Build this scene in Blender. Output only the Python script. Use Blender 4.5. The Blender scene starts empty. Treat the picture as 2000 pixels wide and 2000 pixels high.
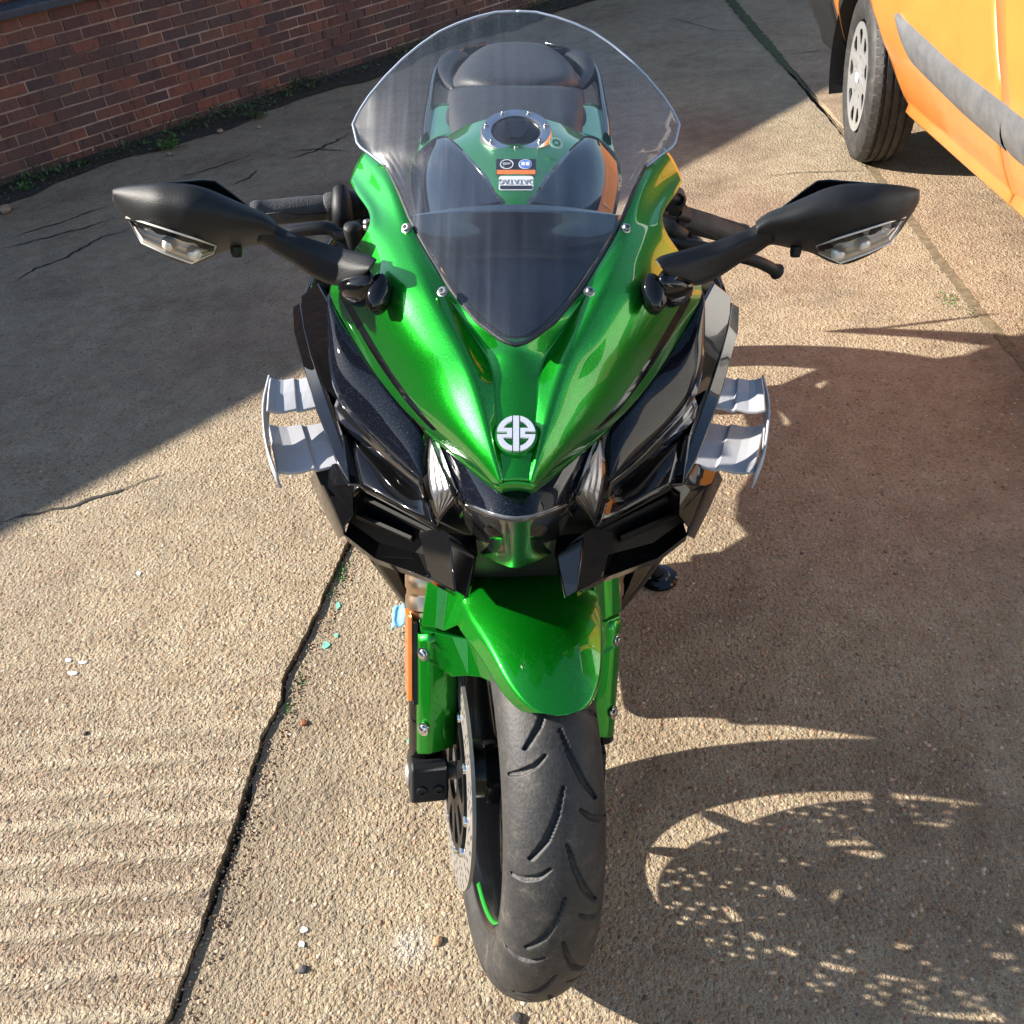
import bpy, bmesh, math, random
from math import sin, cos, tan, pi, radians, sqrt, atan2
from mathutils import Vector, Matrix, noise as mnoise

# ------------------------------------------------------------------ camera, world, sun, exposure
SC = bpy.context.scene
COL = SC.collection
F_PX, PITCH, LEAN, CAM_H = 1850.0, radians(38.2), radians(5.7), 1.42     # focal length in px of a 2000 px frame
RY = Matrix.Rotation(LEAN, 4, 'Y')                                       # the motorcycle leans on its side stand
cam_d = bpy.data.cameras.new('camera')
cam = bpy.data.objects.new('camera', cam_d)
COL.objects.link(cam)
cam_d.sensor_width = 36.0
cam_d.lens = 36.0 * F_PX / 2000.0
cam_d.shift_x = -8.0 / 2000.0
cam_d.clip_start, cam_d.clip_end = 0.02, 400.0
cam.matrix_world = RY @ Matrix.Translation((0, 0, CAM_H)) @ Matrix.Rotation(pi / 2 - PITCH, 4, 'X')
SC.camera = cam

SUN_EL, SUN_AZ = radians(26.5), radians(-84.0)                            # azimuth from +Y towards +X
world = bpy.data.worlds.new('World')
SC.world = world
world.use_nodes = True
_nt = world.node_tree
_sky = _nt.nodes.new('ShaderNodeTexSky')
_sky.sky_type = 'NISHITA'
_sky.sun_disc = False
_sky.sun_elevation = SUN_EL
_sky.sun_rotation = SUN_AZ
_sky.dust_density = 0.35
_bg = _nt.nodes['Background']
_bg.inputs['Strength'].default_value = 0.088
_nt.links.new(_sky.outputs[0], _bg.inputs['Color'])
sun_d = bpy.data.lights.new('sun', 'SUN')
sun_d.energy = 5.0
sun_d.angle = radians(0.55)
sun_d.color = (1.0, 0.925, 0.82)
sun = bpy.data.objects.new('sun', sun_d)
COL.objects.link(sun)
TO_SUN = Vector((sin(SUN_AZ) * cos(SUN_EL), cos(SUN_AZ) * cos(SUN_EL), sin(SUN_EL)))
sun.rotation_euler = (-TO_SUN).to_track_quat('-Z', 'Y').to_euler()
sun.location = TO_SUN * 20
SC.view_settings.view_transform = 'Standard'
SC.view_settings.look = 'None'
SC.view_settings.exposure = 1.5
SC.view_settings.gamma = 1.0
SC.render.engine = 'CYCLES'
SC.cycles.max_bounces = 10
SC.cycles.transparent_max_bounces = 24

random.seed(7)
R = random.Random(11)

# ------------------------------------------------------------------ geometry helpers
def ray_b(du, v):
    s = (v - 1000.0) / F_PX
    return Vector((du / F_PX, cos(PITCH) - s * sin(PITCH), -sin(PITCH) - s * cos(PITCH)))

def Q(du, v, y):
    """point of the upright motorcycle at depth y"""
    d = ray_b(du, v)
    return Vector((0, 0, CAM_H)) + d * (y / d.y)

def gpt(u, v, z=0.0):
    """point of the ground"""
    d = RY.to_3x3() @ ray_b(u - 1008.0, v)
    c = RY @ Vector((0, 0, CAM_H))
    return c + d * ((z - c.z) / d.z)

def finish(ob, parent=None):
    COL.objects.link(ob)
    if parent is not None:
        ob.parent = parent
    return ob

def tag(o, label=None, cat=None, group=None, kind=None):
    if label: o['label'] = label
    if cat: o['category'] = cat
    if group: o['group'] = group
    if kind: o['kind'] = kind
    return o

def empty(name, loc=(0, 0, 0), rot=(0, 0, 0)):
    o = bpy.data.objects.new(name, None)
    o.empty_display_size = 0.1
    o.location = loc
    o.rotation_euler = rot
    COL.objects.link(o)
    return o

def mesh_obj(name, verts, faces, mat, parent=None, smooth=True, sub=0, solid=0.0, bevel=0.0, crease=None, off=(0, 0, 0), bseg=2, auto=None, soff=0.0):
    me = bpy.data.meshes.new(name)
    o3 = Vector(off)
    me.from_pydata([tuple(Vector(p) - o3) for p in verts], [], faces)
    me.validate()
    bm = bmesh.new()
    bm.from_mesh(me)
    bmesh.ops.recalc_face_normals(bm, faces=bm.faces)
    if crease:
        cl = bm.edges.layers.float.get('crease_edge') or bm.edges.layers.float.new('crease_edge')
        bm.verts.ensure_lookup_table()
        cs = {}
        for a, b, w in crease:
            cs[(min(a, b), max(a, b))] = w
        for e in bm.edges:
            k = (min(e.verts[0].index, e.verts[1].index), max(e.verts[0].index, e.verts[1].index))
            if k in cs: e[cl] = cs[k]
    bm.to_mesh(me)
    bm.free()
    for p in me.polygons: p.use_smooth = smooth
    if mat: me.materials.append(mat)
    o = bpy.data.objects.new(name, me)
    if sub:
        m = o.modifiers.new('sub', 'SUBSURF')
        m.levels = m.render_levels = sub
        m.boundary_smooth = 'PRESERVE_CORNERS'
    if solid:
        m = o.modifiers.new('solid', 'SOLIDIFY')
        m.thickness = solid
        m.offset = soff
    if bevel:
        m = o.modifiers.new('bev', 'BEVEL')
        m.width = bevel
        m.segments = bseg
        m.limit_method = 'ANGLE'
        m.angle_limit = radians(25)
        m.harden_normals = bool(smooth) and not sub
    if auto is not None:
        try:
            me.set_sharp_from_angle(angle=radians(auto))
        except Exception:
            pass
    return finish(o, parent)

class MB:
    """collects simple shapes into one mesh"""
    def __init__(s):
        s.v, s.f = [], []
    def add(s, vs, fs):
        n = len(s.v)
        s.v += [Vector(p) for p in vs]
        s.f += [tuple(i + n for i in f) for f in fs]
        return s
    def box(s, c, d, m=None):
        c = Vector(c)
        pts = []
        for x in (-1, 1):
            for y in (-1, 1):
                for z in (-1, 1):
                    p = Vector((x * d[0] / 2, y * d[1] / 2, z * d[2] / 2))
                    pts.append(c + (m @ p if m else p))
        return s.add(pts, [(0, 1, 3, 2), (4, 6, 7, 5), (0, 4, 5, 1), (2, 3, 7, 6), (0, 2, 6, 4), (1, 5, 7, 3)])
    def tube(s, pts, r, n=12, cap=True):
        pts = [Vector(p) for p in pts]
        k = len(pts)
        rs = r if isinstance(r, (list, tuple)) else [r] * k
        vs, fs = [], []
        up = None
        for i, p in enumerate(pts):
            t = (pts[min(i + 1, k - 1)] - pts[max(i - 1, 0)]).normalized()
            if up is None:
                up = Vector((0, 0, 1)) if abs(t.z) < 0.9 else Vector((0, 1, 0))
            a = t.cross(up).normalized()
            b = t.cross(a).normalized()
            up = -b if b.dot(up) < 0 else b
            a = t.cross(up).normalized()
            b = up
            for j in range(n):
                w = 2 * pi * j / n
                vs.append(p + (a * cos(w) + b * sin(w)) * rs[i])
        for i in range(k - 1):
            for j in range(n):
                fs.append((i * n + j, i * n + (j + 1) % n, (i + 1) * n + (j + 1) % n, (i + 1) * n + j))
        if cap:
            fs.append(tuple(range(n)))
            fs.append(tuple(range((k - 1) * n, k * n)))
        return s.add(vs, fs)
    def lathe(s, prof, o, ax, n=48, closed=False):
        """prof: (radius, along)"""
        o, ax = Vector(o), Vector(ax).normalized()
        a = ax.orthogonal().normalized()
        b = ax.cross(a)
        k = len(prof)
        vs, fs = [], []
        for j in range(n):
            w = 2 * pi * j / n
            rd = a * cos(w) + b * sin(w)
            for r, h in prof: vs.append(o + rd * r + ax * h)
        for j in range(n):
            for i in range(k if closed else k - 1):
                i2 = (i + 1) % k
                j2 = (j + 1) % n
                fs.append((j * k + i, j * k + i2, j2 * k + i2, j2 * k + i))
        return s.add(vs, fs)
    def loft(s, rings, cap=True):
        k, n = len(rings), len(rings[0])
        vs = [p for r in rings for p in r]
        fs = [(i * n + j, i * n + (j + 1) % n, (i + 1) * n + (j + 1) % n, (i + 1) * n + j) for i in range(k - 1) for j in range(n)]
        if cap:
            fs += [tuple(range(n)), tuple(range((k - 1) * n, k * n))]
        return s.add(vs, fs)
    def xf(s, fn):
        s.v = [fn(p) for p in s.v]
        return s
    def build(s, name, mat, parent=None, **kw):
        return mesh_obj(name, s.v, s.f, mat, parent, **kw)

def grid_faces(r, c, base=0):
    return [(base + i * c + j, base + i * c + j + 1, base + (i + 1) * c + j + 1, base + (i + 1) * c + j) for i in range(r - 1) for j in range(c - 1)]

def catmull(pts, n):
    pts = [Vector(p) for p in pts]
    out = []
    k = len(pts)
    for i in range(k - 1):
        p0, p1, p2, p3 = pts[max(i - 1, 0)], pts[i], pts[i + 1], pts[min(i + 2, k - 1)]
        for q in range(n):
            t = q / n
            out.append(0.5 * ((2 * p1) + (-p0 + p2) * t + (2 * p0 - 5 * p1 + 4 * p2 - p3) * t * t + (-p0 + 3 * p1 - 3 * p2 + p3) * t ** 3))
    out.append(pts[-1])
    return out

def lerp(a, b, t): return a + (b - a) * t

def interp(tab, x):
    if x <= tab[0][0]: return tab[0][1]
    for (a, u), (b, w) in zip(tab, tab[1:]):
        if x <= b: return lerp(u, w, (x - a) / (b - a))
    return tab[-1][1]

def flat_shape(name, splines, depth, mat, parent=None, fn=None, bev=0.0):
    """closed 2-D outlines (inner ones are holes) filled and given a thickness; fn maps (x, y, z) to its place"""
    cu = bpy.data.curves.new(name + '_outline', 'CURVE')
    cu.dimensions = '2D'
    cu.fill_mode = 'BOTH'
    cu.extrude = depth / 2
    cu.bevel_depth = bev
    for sp in splines:
        s = cu.splines.new('POLY')
        s.points.add(len(sp) - 1)
        for i, p in enumerate(sp): s.points[i].co = (p[0], p[1], 0, 1)
        s.use_cyclic_u = True
    return _curve_mesh(name, cu, mat, parent, fn)

def flat_text(name, body, size, depth, mat, parent=None, fn=None):
    cu = bpy.data.curves.new(name + '_outline', 'FONT')
    cu.body = body
    cu.size = size
    cu.align_x = 'CENTER'
    cu.align_y = 'CENTER'
    cu.extrude = depth / 2
    return _curve_mesh(name, cu, mat, parent, fn)

def _curve_mesh(name, cu, mat, parent, fn):
    t = bpy.data.objects.new('outline', cu)
    COL.objects.link(t)
    dg = bpy.context.evaluated_depsgraph_get()
    me = bpy.data.meshes.new_from_object(t.evaluated_get(dg))
    bpy.data.objects.remove(t)
    bpy.data.curves.remove(cu)
    if fn:
        for v in me.vertices: v.co = fn(v.co.copy())
    me.name = name
    me.materials.clear()
    me.materials.append(mat)
    for p in me.polygons: p.use_smooth = False
    return finish(bpy.data.objects.new(name, me), parent)

# ------------------------------------------------------------------ material helpers
def new_mat(name):
    m = bpy.data.materials.new(name)
    m.use_nodes = True
    nt = m.node_tree
    b = nt.nodes['Principled BSDF']
    return m, nt, b

def nd(nt, typ, **kw):
    n = nt.nodes.new(typ)
    for k, v in kw.items():
        if k.startswith('i_'):
            n.inputs[k[2:].replace('_', ' ')].default_value = v
        else:
            setattr(n, k, v)
    return n

def lk(nt, a, b): nt.links.new(a, b)

def ramp(nt, src, stops, interp_='LINEAR'):
    r = nt.nodes.new('ShaderNodeValToRGB')
    r.color_ramp.interpolation = interp_
    els = r.color_ramp.elements
    while len(els) < len(stops): els.new(0.5)
    for e, (p, c) in zip(els, stops):
        e.position = p
        e.color = (c, c, c, 1) if isinstance(c, (int, float)) else (*c, 1)
    lk(nt, src, r.inputs[0])
    return r

def mixc(nt, fac, a, b, blend='MIX'):
    m = nt.nodes.new('ShaderNodeMix')
    m.data_type = 'RGBA'
    m.blend_type = blend
    for sock, val in ((m.inputs[0], fac), (m.inputs[6], a), (m.inputs[7], b)):
        if isinstance(val, bpy.types.NodeSocket): lk(nt, val, sock)
        elif isinstance(val, (int, float)): sock.default_value = val
        else: sock.default_value = (*val, 1)
    return m.outputs[2]

def math_(nt, op, a, b=None, c=None):
    m = nt.nodes.new('ShaderNodeMath')
    m.operation = op
    for i, val in enumerate((a, b, c)):
        if val is None: continue
        if isinstance(val, bpy.types.NodeSocket): lk(nt, val, m.inputs[i])
        else: m.inputs[i].default_value = val
    return m.outputs[0]

def bump(nt, bsdf, h, strength=0.5, dist=0.01, prev=None):
    b = nt.nodes.new('ShaderNodeBump')
    b.inputs['Strength'].default_value = strength
    b.inputs['Distance'].default_value = dist
    lk(nt, h, b.inputs['Height'])
    if prev is not None: lk(nt, prev, b.inputs['Normal'])
    if bsdf is not None: lk(nt, b.outputs[0], bsdf.inputs['Normal'])
    return b.outputs[0]

def pbr(name, col, rough=0.5, metal=0.0, coat=0.0, crough=0.03, grain=0.0, gscale=300, spec=0.5, vary=0.0, vscale=20):
    m, nt, b = new_mat(name)
    b.inputs['Base Color'].default_value = (*col, 1)
    b.inputs['Roughness'].default_value = rough
    b.inputs['Metallic'].default_value = metal
    b.inputs['Coat Weight'].default_value = coat
    b.inputs['Coat Roughness'].default_value = crough
    b.inputs['Specular IOR Level'].default_value = spec
    tc = nd(nt, 'ShaderNodeTexCoord')
    if grain:
        n = nd(nt, 'ShaderNodeTexNoise', i_Scale=gscale, i_Detail=3.0)
        lk(nt, tc.outputs['Object'], n.inputs['Vector'])
        bump(nt, b, n.outputs[0], grain, 0.002)
    if vary:
        n = nd(nt, 'ShaderNodeTexNoise', i_Scale=vscale, i_Detail=6.0, i_Roughness=0.65)
        lk(nt, tc.outputs['Object'], n.inputs['Vector'])
        r = ramp(nt, n.outputs[0], [(0.3, 1 - vary), (0.7, 1 + vary)])
        lk(nt, mixc(nt, 1.0, col, r.outputs[0], 'MULTIPLY'), b.inputs['Base Color'])
        r2 = ramp(nt, n.outputs[0], [(0.3, min(1, rough + vary * 0.3)), (0.7, max(0.02, rough - vary * 0.2))])
        lk(nt, r2.outputs[0], b.inputs['Roughness'])
    return m

def flake_paint(name, col, metal, rough, flake_col, scale=2600, amount=0.35, dust=0.015, nscale=0.3, spec=0.5):
    """lacquered paint with metal flakes"""
    m, nt, b = new_mat(name)
    b.inputs['Specular IOR Level'].default_value = spec
    tc = nd(nt, 'ShaderNodeTexCoord')
    vo = nd(nt, 'ShaderNodeTexVoronoi', i_Scale=float(scale))
    lk(nt, tc.outputs['Object'], vo.inputs['Vector'])
    sep = nd(nt, 'ShaderNodeSeparateColor')
    lk(nt, vo.outputs['Color'], sep.inputs[0])
    spark = ramp(nt, sep.outputs[0], [(1 - amount, 0.0), (1.0, 1.0)])
    lk(nt, mixc(nt, spark.outputs[0], col, flake_col), b.inputs['Base Color'])
    nm = nd(nt, 'ShaderNodeVectorMath', operation='SUBTRACT')
    lk(nt, vo.outputs['Color'], nm.inputs[0])
    nm.inputs[1].default_value = (0.5, 0.5, 0.5)
    sc = nd(nt, 'ShaderNodeVectorMath', operation='SCALE')
    lk(nt, nm.outputs[0], sc.inputs[0])
    sc.inputs['Scale'].default_value = nscale
    ge = nd(nt, 'ShaderNodeNewGeometry')
    ad = nd(nt, 'ShaderNodeVectorMath', operation='ADD')
    lk(nt, ge.outputs['Normal'], ad.inputs[0])
    lk(nt, sc.outputs[0], ad.inputs[1])
    no = nd(nt, 'ShaderNodeVectorMath', operation='NORMALIZE')
    lk(nt, ad.outputs[0], no.inputs[0])
    lk(nt, no.outputs[0], b.inputs['Normal'])
    b.inputs['Metallic'].default_value = metal
    b.inputs['Roughness'].default_value = rough
    b.inputs['Coat Weight'].default_value = 1.0
    b.inputs['Coat IOR'].default_value = 1.55 if metal > 0.5 else 1.40
    n = nd(nt, 'ShaderNodeTexNoise', i_Scale=35.0, i_Detail=8.0, i_Roughness=0.7)
    lk(nt, tc.outputs['Object'], n.inputs['Vector'])
    r = ramp(nt, n.outputs[0], [(0.42, 0.012), (0.75, 0.012 + dust * 2)])
    lk(nt, r.outputs[0], b.inputs['Coat Roughness'])
    return m

M = {}
M['green'] = flake_paint('green_candy_paint', (0.0009, 0.265, 0.0075), 0.82, 0.33, (0.004, 0.60, 0.02), amount=0.12, nscale=0.15)
M['black_flake'] = flake_paint('black_flake_paint', (0.0035, 0.0045, 0.008), 0.0, 0.45, (0.10, 0.13, 0.20), amount=0.03, nscale=0.2, spec=0.0)
M['gloss_black'] = pbr('gloss_black_plastic', (0.004, 0.004, 0.0045), 0.055, 0, 0.0, 0.03, spec=0.45)
M['gloss_lacquer'] = pbr('lacquered_black_panel', (0.004, 0.004, 0.0045), 0.04, 0, 0.6, 0.02, spec=0.7)
M['satin_black'] = pbr('satin_black_plastic', (0.010, 0.011, 0.0125), 0.50, spec=0.3, grain=0.25, gscale=900, vary=0.2, vscale=15)
M['matt_black'] = pbr('matt_black_plastic', (0.012, 0.012, 0.013), 0.6, grain=0.3, gscale=700)
M['black_hole'] = pbr('dark_duct_plastic', (0.006, 0.006, 0.006), 0.7)
M['vane'] = pbr('vane_plastic', (0.012, 0.012, 0.011), 0.6, spec=0.15)
M['rubber'] = pbr('grip_rubber', (0.035, 0.035, 0.036), 0.65, grain=0.5, gscale=500, vary=0.35, vscale=40)
M['gold'] = pbr('gold_anodised_metal', (0.62, 0.45, 0.30), 0.28, 1.0, vary=0.1)
M['steel'] = pbr('brushed_steel', (0.30, 0.28, 0.255), 0.45, 0.6, vary=0.12, vscale=60)
M['chrome'] = pbr('bright_steel', (0.75, 0.74, 0.72), 0.16, 1.0)
M['bolt'] = pbr('bolt_steel', (0.42, 0.41, 0.40), 0.34, 1.0, vary=0.2, vscale=150)
M['alu'] = pbr('aluminium', (0.62, 0.63, 0.65), 0.3, 1.0, vary=0.1)
M['dark_metal'] = pbr('dark_cast_metal', (0.03, 0.03, 0.032), 0.4, 0.8, vary=0.25)
M['rim_black'] = pbr('black_wheel_paint', (0.006, 0.0065, 0.008), 0.2, 0, 0.0, spec=0.35, vary=0.3)
M['rim_green'] = pbr('green_rim_tape', (0.006, 0.20, 0.018), 0.4)
M['wing_grey'] = pbr('grey_printed_plastic', (0.40, 0.405, 0.43), 0.48, grain=0.12, gscale=400, vary=0.06)
M['seat'] = pbr('seat_vinyl', (0.022, 0.022, 0.024), 0.55, grain=0.5, gscale=260, vary=0.15)
M['amber'] = pbr('amber_reflector', (0.75, 0.16, 0.01), 0.15, 0, 0.8)
M['orange_tape'] = pbr('orange_print', (0.75, 0.20, 0.04), 0.4)
M['white_print'] = pbr('white_print', (0.72, 0.73, 0.74), 0.35)
M['dark_print'] = pbr('dark_print', (0.02, 0.02, 0.03), 0.35)
M['blue_print'] = pbr('blue_print', (0.10, 0.20, 0.62), 0.35)
M['grey_print'] = pbr('grey_print', (0.30, 0.31, 0.33), 0.4)
M['navy_panel'] = pbr('smoked_inner_panel', (0.014, 0.016, 0.024), 0.2, 0, 0.6, 0.05, vary=0.2)

def screen_mat():
    m, nt, b = new_mat('clear_screen')
    out = nt.nodes['Material Output']
    nt.nodes.remove(b)
    tr = nd(nt, 'ShaderNodeBsdfTransparent')
    tr.inputs[0].default_value = (0.965, 0.975, 0.985, 1)
    gl = nd(nt, 'ShaderNodeBsdfGlossy')
    gl.inputs['Roughness'].default_value = 0.03
    df = nd(nt, 'ShaderNodeBsdfDiffuse')
    df.inputs[0].default_value = (0.55, 0.60, 0.70, 1)
    fr = nd(nt, 'ShaderNodeFresnel')
    fr.inputs[0].default_value = 1.49
    tc = nd(nt, 'ShaderNodeTexCoord')
    mp = nd(nt, 'ShaderNodeMapping')
    mp.inputs['Scale'].default_value = (90, 5, 5)
    lk(nt, tc.outputs['Object'], mp.inputs[0])
    n = nd(nt, 'ShaderNodeTexNoise', i_Scale=1.0, i_Detail=4.0)
    lk(nt, mp.outputs[0], n.inputs['Vector'])
    n2 = nd(nt, 'ShaderNodeTexNoise', i_Scale=420.0, i_Detail=2.0)
    lk(nt, tc.outputs['Object'], n2.inputs['Vector'])
    r = ramp(nt, n.outputs[0], [(0.35, 0.05), (0.6, 0.095), (0.8, 0.24)])
    r2 = ramp(nt, n2.outputs[0], [(0.70, 0.0), (0.78, 0.05)])
    dust = math_(nt, 'ADD', r.outputs[0], r2.outputs[0])  # bluish streaks put a glare veil into the screen colour, specks are dust
    m1 = nd(nt, 'ShaderNodeMixShader')
    lk(nt, dust, m1.inputs[0])
    lk(nt, tr.outputs[0], m1.inputs[1])
    tl_ = nd(nt, 'ShaderNodeBsdfTranslucent')
    tl_.inputs[0].default_value = (0.60, 0.64, 0.74, 1)
    md = nd(nt, 'ShaderNodeMixShader')
    md.inputs[0].default_value = 0.5
    lk(nt, df.outputs[0], md.inputs[1])
    lk(nt, tl_.outputs[0], md.inputs[2])
    gs = nd(nt, 'ShaderNodeBsdfGlossy')
    gs.inputs['Roughness'].default_value = 0.40
    mg_ = nd(nt, 'ShaderNodeMixShader')
    mg_.inputs[0].default_value = 0.45
    lk(nt, md.outputs[0], mg_.inputs[1])
    lk(nt, gs.outputs[0], mg_.inputs[2])
    lk(nt, mg_.outputs[0], m1.inputs[2])
    m2 = nd(nt, 'ShaderNodeMixShader')
    lk(nt, fr.outputs[0], m2.inputs[0])
    lk(nt, m1.outputs[0], m2.inputs[1])
    lk(nt, gl.outputs[0], m2.inputs[2])
    lk(nt, m2.outputs[0], out.inputs[0])
    return m

def lens_mat(name, tint, rough=0.03):
    m, nt, b = new_mat(name)
    out = nt.nodes['Material Output']
    nt.nodes.remove(b)
    tr = nd(nt, 'ShaderNodeBsdfTransparent')
    tr.inputs[0].default_value = (*tint, 1)
    gl = nd(nt, 'ShaderNodeBsdfGlossy')
    gl.inputs['Roughness'].default_value = rough
    fr = nd(nt, 'ShaderNodeFresnel')
    fr.inputs[0].default_value = 1.5
    mx = nd(nt, 'ShaderNodeMixShader')
    lk(nt, fr.outputs[0], mx.inputs[0])
    lk(nt, tr.outputs[0], mx.inputs[1])
    lk(nt, gl.outputs[0], mx.inputs[2])
    lk(nt, mx.outputs[0], out.inputs[0])
    return m

M['screen'] = screen_mat()
M['lens'] = lens_mat('clear_lens', (0.9, 0.9, 0.9))
M['smoke_lens'] = lens_mat('smoked_lens', (0.5, 0.5, 0.5))
M['mirror'] = pbr('mirror_glass', (0.8, 0.8, 0.8), 0.02, 1.0)

def tyre_mat(name='tyre_rubber', dusty=1.0):
    m, nt, b = new_mat(name)
    tc = nd(nt, 'ShaderNodeTexCoord')
    n = nd(nt, 'ShaderNodeTexNoise', i_Scale=26.0, i_Detail=10.0, i_Roughness=0.75)
    lk(nt, tc.outputs['Object'], n.inputs['Vector'])
    n2 = nd(nt, 'ShaderNodeTexNoise', i_Scale=220.0, i_Detail=5.0)
    lk(nt, tc.outputs['Object'], n2.inputs['Vector'])
    r = ramp(nt, n.outputs[0], [(0.38, (0.014, 0.014, 0.015)), (0.54, (0.027, 0.026, 0.025)), (0.63, (0.055, 0.050, 0.043)), (0.76, (0.17, 0.15, 0.125))])
    r2 = ramp(nt, n2.outputs[0], [(0.35, 0.75), (0.65, 1.2)])
    lk(nt, mixc(nt, 1.0, r.outputs[0], r2.outputs[0], 'MULTIPLY'), b.inputs['Base Color'])
    b.inputs['Roughness'].default_value = 0.62
    bump(nt, b, n2.outputs[0], 0.35, 0.002)
    return m
M['tyre'] = tyre_mat()

def concrete_mat(name, tint=(1, 1, 1), ridges=False, sand=0.0, dusty=False):
    """exposed-aggregate concrete"""
    m, nt, b = new_mat(name)
    tc = nd(nt, 'ShaderNodeTexCoord')
    co = tc.outputs['Object']
    nw = nd(nt, 'ShaderNodeTexNoise', i_Scale=60.0, i_Detail=2.0)
    lk(nt, co, nw.inputs['Vector'])
    vm = nd(nt, 'ShaderNodeVectorMath', operation='MULTIPLY_ADD')
    lk(nt, nw.outputs['Color'], vm.inputs[0])
    vm.inputs[1].default_value = (0.008, 0.008, 0.0)
    lk(nt, co, vm.inputs[2])
    big = nd(nt, 'ShaderNodeTexNoise', i_Scale=1.7, i_Detail=6.0, i_Roughness=0.62)
    lk(nt, co, big.inputs['Vector'])
    mid = nd(nt, 'ShaderNodeTexNoise', i_Scale=14.0, i_Detail=5.0)
    lk(nt, co, mid.inputs['Vector'])
    grit = nd(nt, 'ShaderNodeTexNoise', i_Scale=420.0, i_Detail=4.0, i_Roughness=0.7)
    lk(nt, co, grit.inputs['Vector'])
    stones = []
    for scale, lo, hi in ((74.0, 0.26, 0.42), (135.0, 0.30, 0.46), (240.0, 0.30, 0.46)):
        v = nd(nt, 'ShaderNodeTexVoronoi', i_Scale=scale)
        v.voronoi_dimensions = '2D'
        lk(nt, vm.outputs[0], v.inputs['Vector'])
        sp = nd(nt, 'ShaderNodeSeparateColor')
        lk(nt, v.outputs['Color'], sp.inputs[0])
        # not every cell holds a stone
        size = math_(nt, 'MULTIPLY_ADD', sp.outputs[2], 0.42, 0.16)
        d = math_(nt, 'DIVIDE', v.outputs['Distance'], size)
        mask = ramp(nt, d, [(0.62, 1.0), (0.98, 0.0)])
        dome = ramp(nt, d, [(0.0, 1.0), (0.55, 0.72), (1.0, 0.0)], 'EASE')
        stones.append((sp.outputs[0], mask.outputs[0], dome.outputs[0]))
    pal = [(0.0, (0.085, 0.060, 0.045)), (0.16, (0.30, 0.17, 0.095)), (0.32, (0.40, 0.28, 0.165)), (0.48, (0.22, 0.18, 0.15)),
           (0.62, (0.47, 0.36, 0.23)), (0.76, (0.34, 0.20, 0.13)), (0.90, (0.54, 0.46, 0.34)), (1.0, (0.15, 0.13, 0.13))]
    base = ramp(nt, mid.outputs[0], [(0.25, (0.285, 0.215, 0.140)), (0.5, (0.375, 0.290, 0.195)), (0.75, (0.46, 0.365, 0.255))]).outputs[0]
    gr = ramp(nt, grit.outputs[0], [(0.3, 0.55), (0.5, 1.0), (0.72, 1.45)]).outputs[0]
    base = mixc(nt, 1.0, base, gr, 'MULTIPLY')
    col = base
    for (rnd, mask, dome), w in zip(reversed(stones), (0.50, 0.60, 0.52)):
        c = ramp(nt, rnd, pal).outputs[0]
        fac = math_(nt, 'MULTIPLY', mask, w * (1 - sand))
        col = mixc(nt, fac, col, c)
    st = ramp(nt, big.outputs[0], [(0.30, (0.66, 0.60, 0.58)), (0.48, (0.95, 0.93, 0.90)), (0.72, (1.12, 1.10, 1.04))]).outputs[0]
    col = mixc(nt, 1.0, col, st, 'MULTIPLY')
    rust = nd(nt, 'ShaderNodeTexNoise', i_Scale=1.15, i_Detail=7.0, i_Roughness=0.68)
    rofs = nd(nt, 'ShaderNodeVectorMath', operation='ADD')
    lk(nt, co, rofs.inputs[0])
    rofs.inputs[1].default_value = (7.3, 2.9, 0.0)
    lk(nt, rofs.outputs[0], rust.inputs['Vector'])
    col = mixc(nt, ramp(nt, rust.outputs[0], [(0.52, 0.0), (0.72, 0.30)]).outputs[0], col, (0.33, 0.185, 0.135))
    oil = nd(nt, 'ShaderNodeTexNoise', i_Scale=3.4, i_Detail=5.0, i_Roughness=0.6)
    lk(nt, rofs.outputs[0], oil.inputs['Vector'])
    col = mixc(nt, ramp(nt, oil.outputs[0], [(0.58, 0.0), (0.72, 0.45)]).outputs[0], col, (0.13, 0.105, 0.085))
    col = mixc(nt, 1.0, col, tint, 'MULTIPLY')
    if dusty:
        sx0 = nd(nt, 'ShaderNodeSeparateXYZ')
        lk(nt, co, sx0.inputs[0])
        # trodden dust lying beside the joint and a spill of white powder near the tyre
        xx = math_(nt, 'MULTIPLY_ADD', mid.outputs[0], -0.12, sx0.outputs[0])
        near_j = math_(nt, 'SUBTRACT', 1.0, math_(nt, 'MULTIPLY', math_(nt, 'ADD', xx, 0.56), 4.6))
        cl_ = nd(nt, 'ShaderNodeClamp')
        lk(nt, near_j, cl_.inputs[0])
        col = mixc(nt, math_(nt, 'MULTIPLY', cl_.outputs[0], 0.75), col, (0.215, 0.168, 0.115))
        pv = nd(nt, 'ShaderNodeVectorMath', operation='DISTANCE')
        lk(nt, vm.outputs[0], pv.inputs[0])
        pv.inputs[1].default_value = tuple(gpt(808, 1842, 0.0))
        pd_ = ramp(nt, pv.outputs['Value'], [(0.008, 0.55), (0.042, 0.0)])
        pg = ramp(nt, grit.outputs[0], [(0.40, 0.1), (0.60, 1.0)])
        col = mixc(nt, math_(nt, 'MULTIPLY', pd_.outputs[0], pg.outputs[0]), col, (0.72, 0.70, 0.66))
    lk(nt, col, b.inputs['Base Color'])
    b.inputs['Roughness'].default_value = 0.88
    b.inputs['Specular IOR Level'].default_value = 0.25
    h = math_(nt, 'MULTIPLY', stones[0][2], 0.9)
    h = math_(nt, 'MULTIPLY_ADD', stones[1][2], 0.75, h)
    h = math_(nt, 'MULTIPLY_ADD', stones[2][2], 0.4, h)
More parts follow.
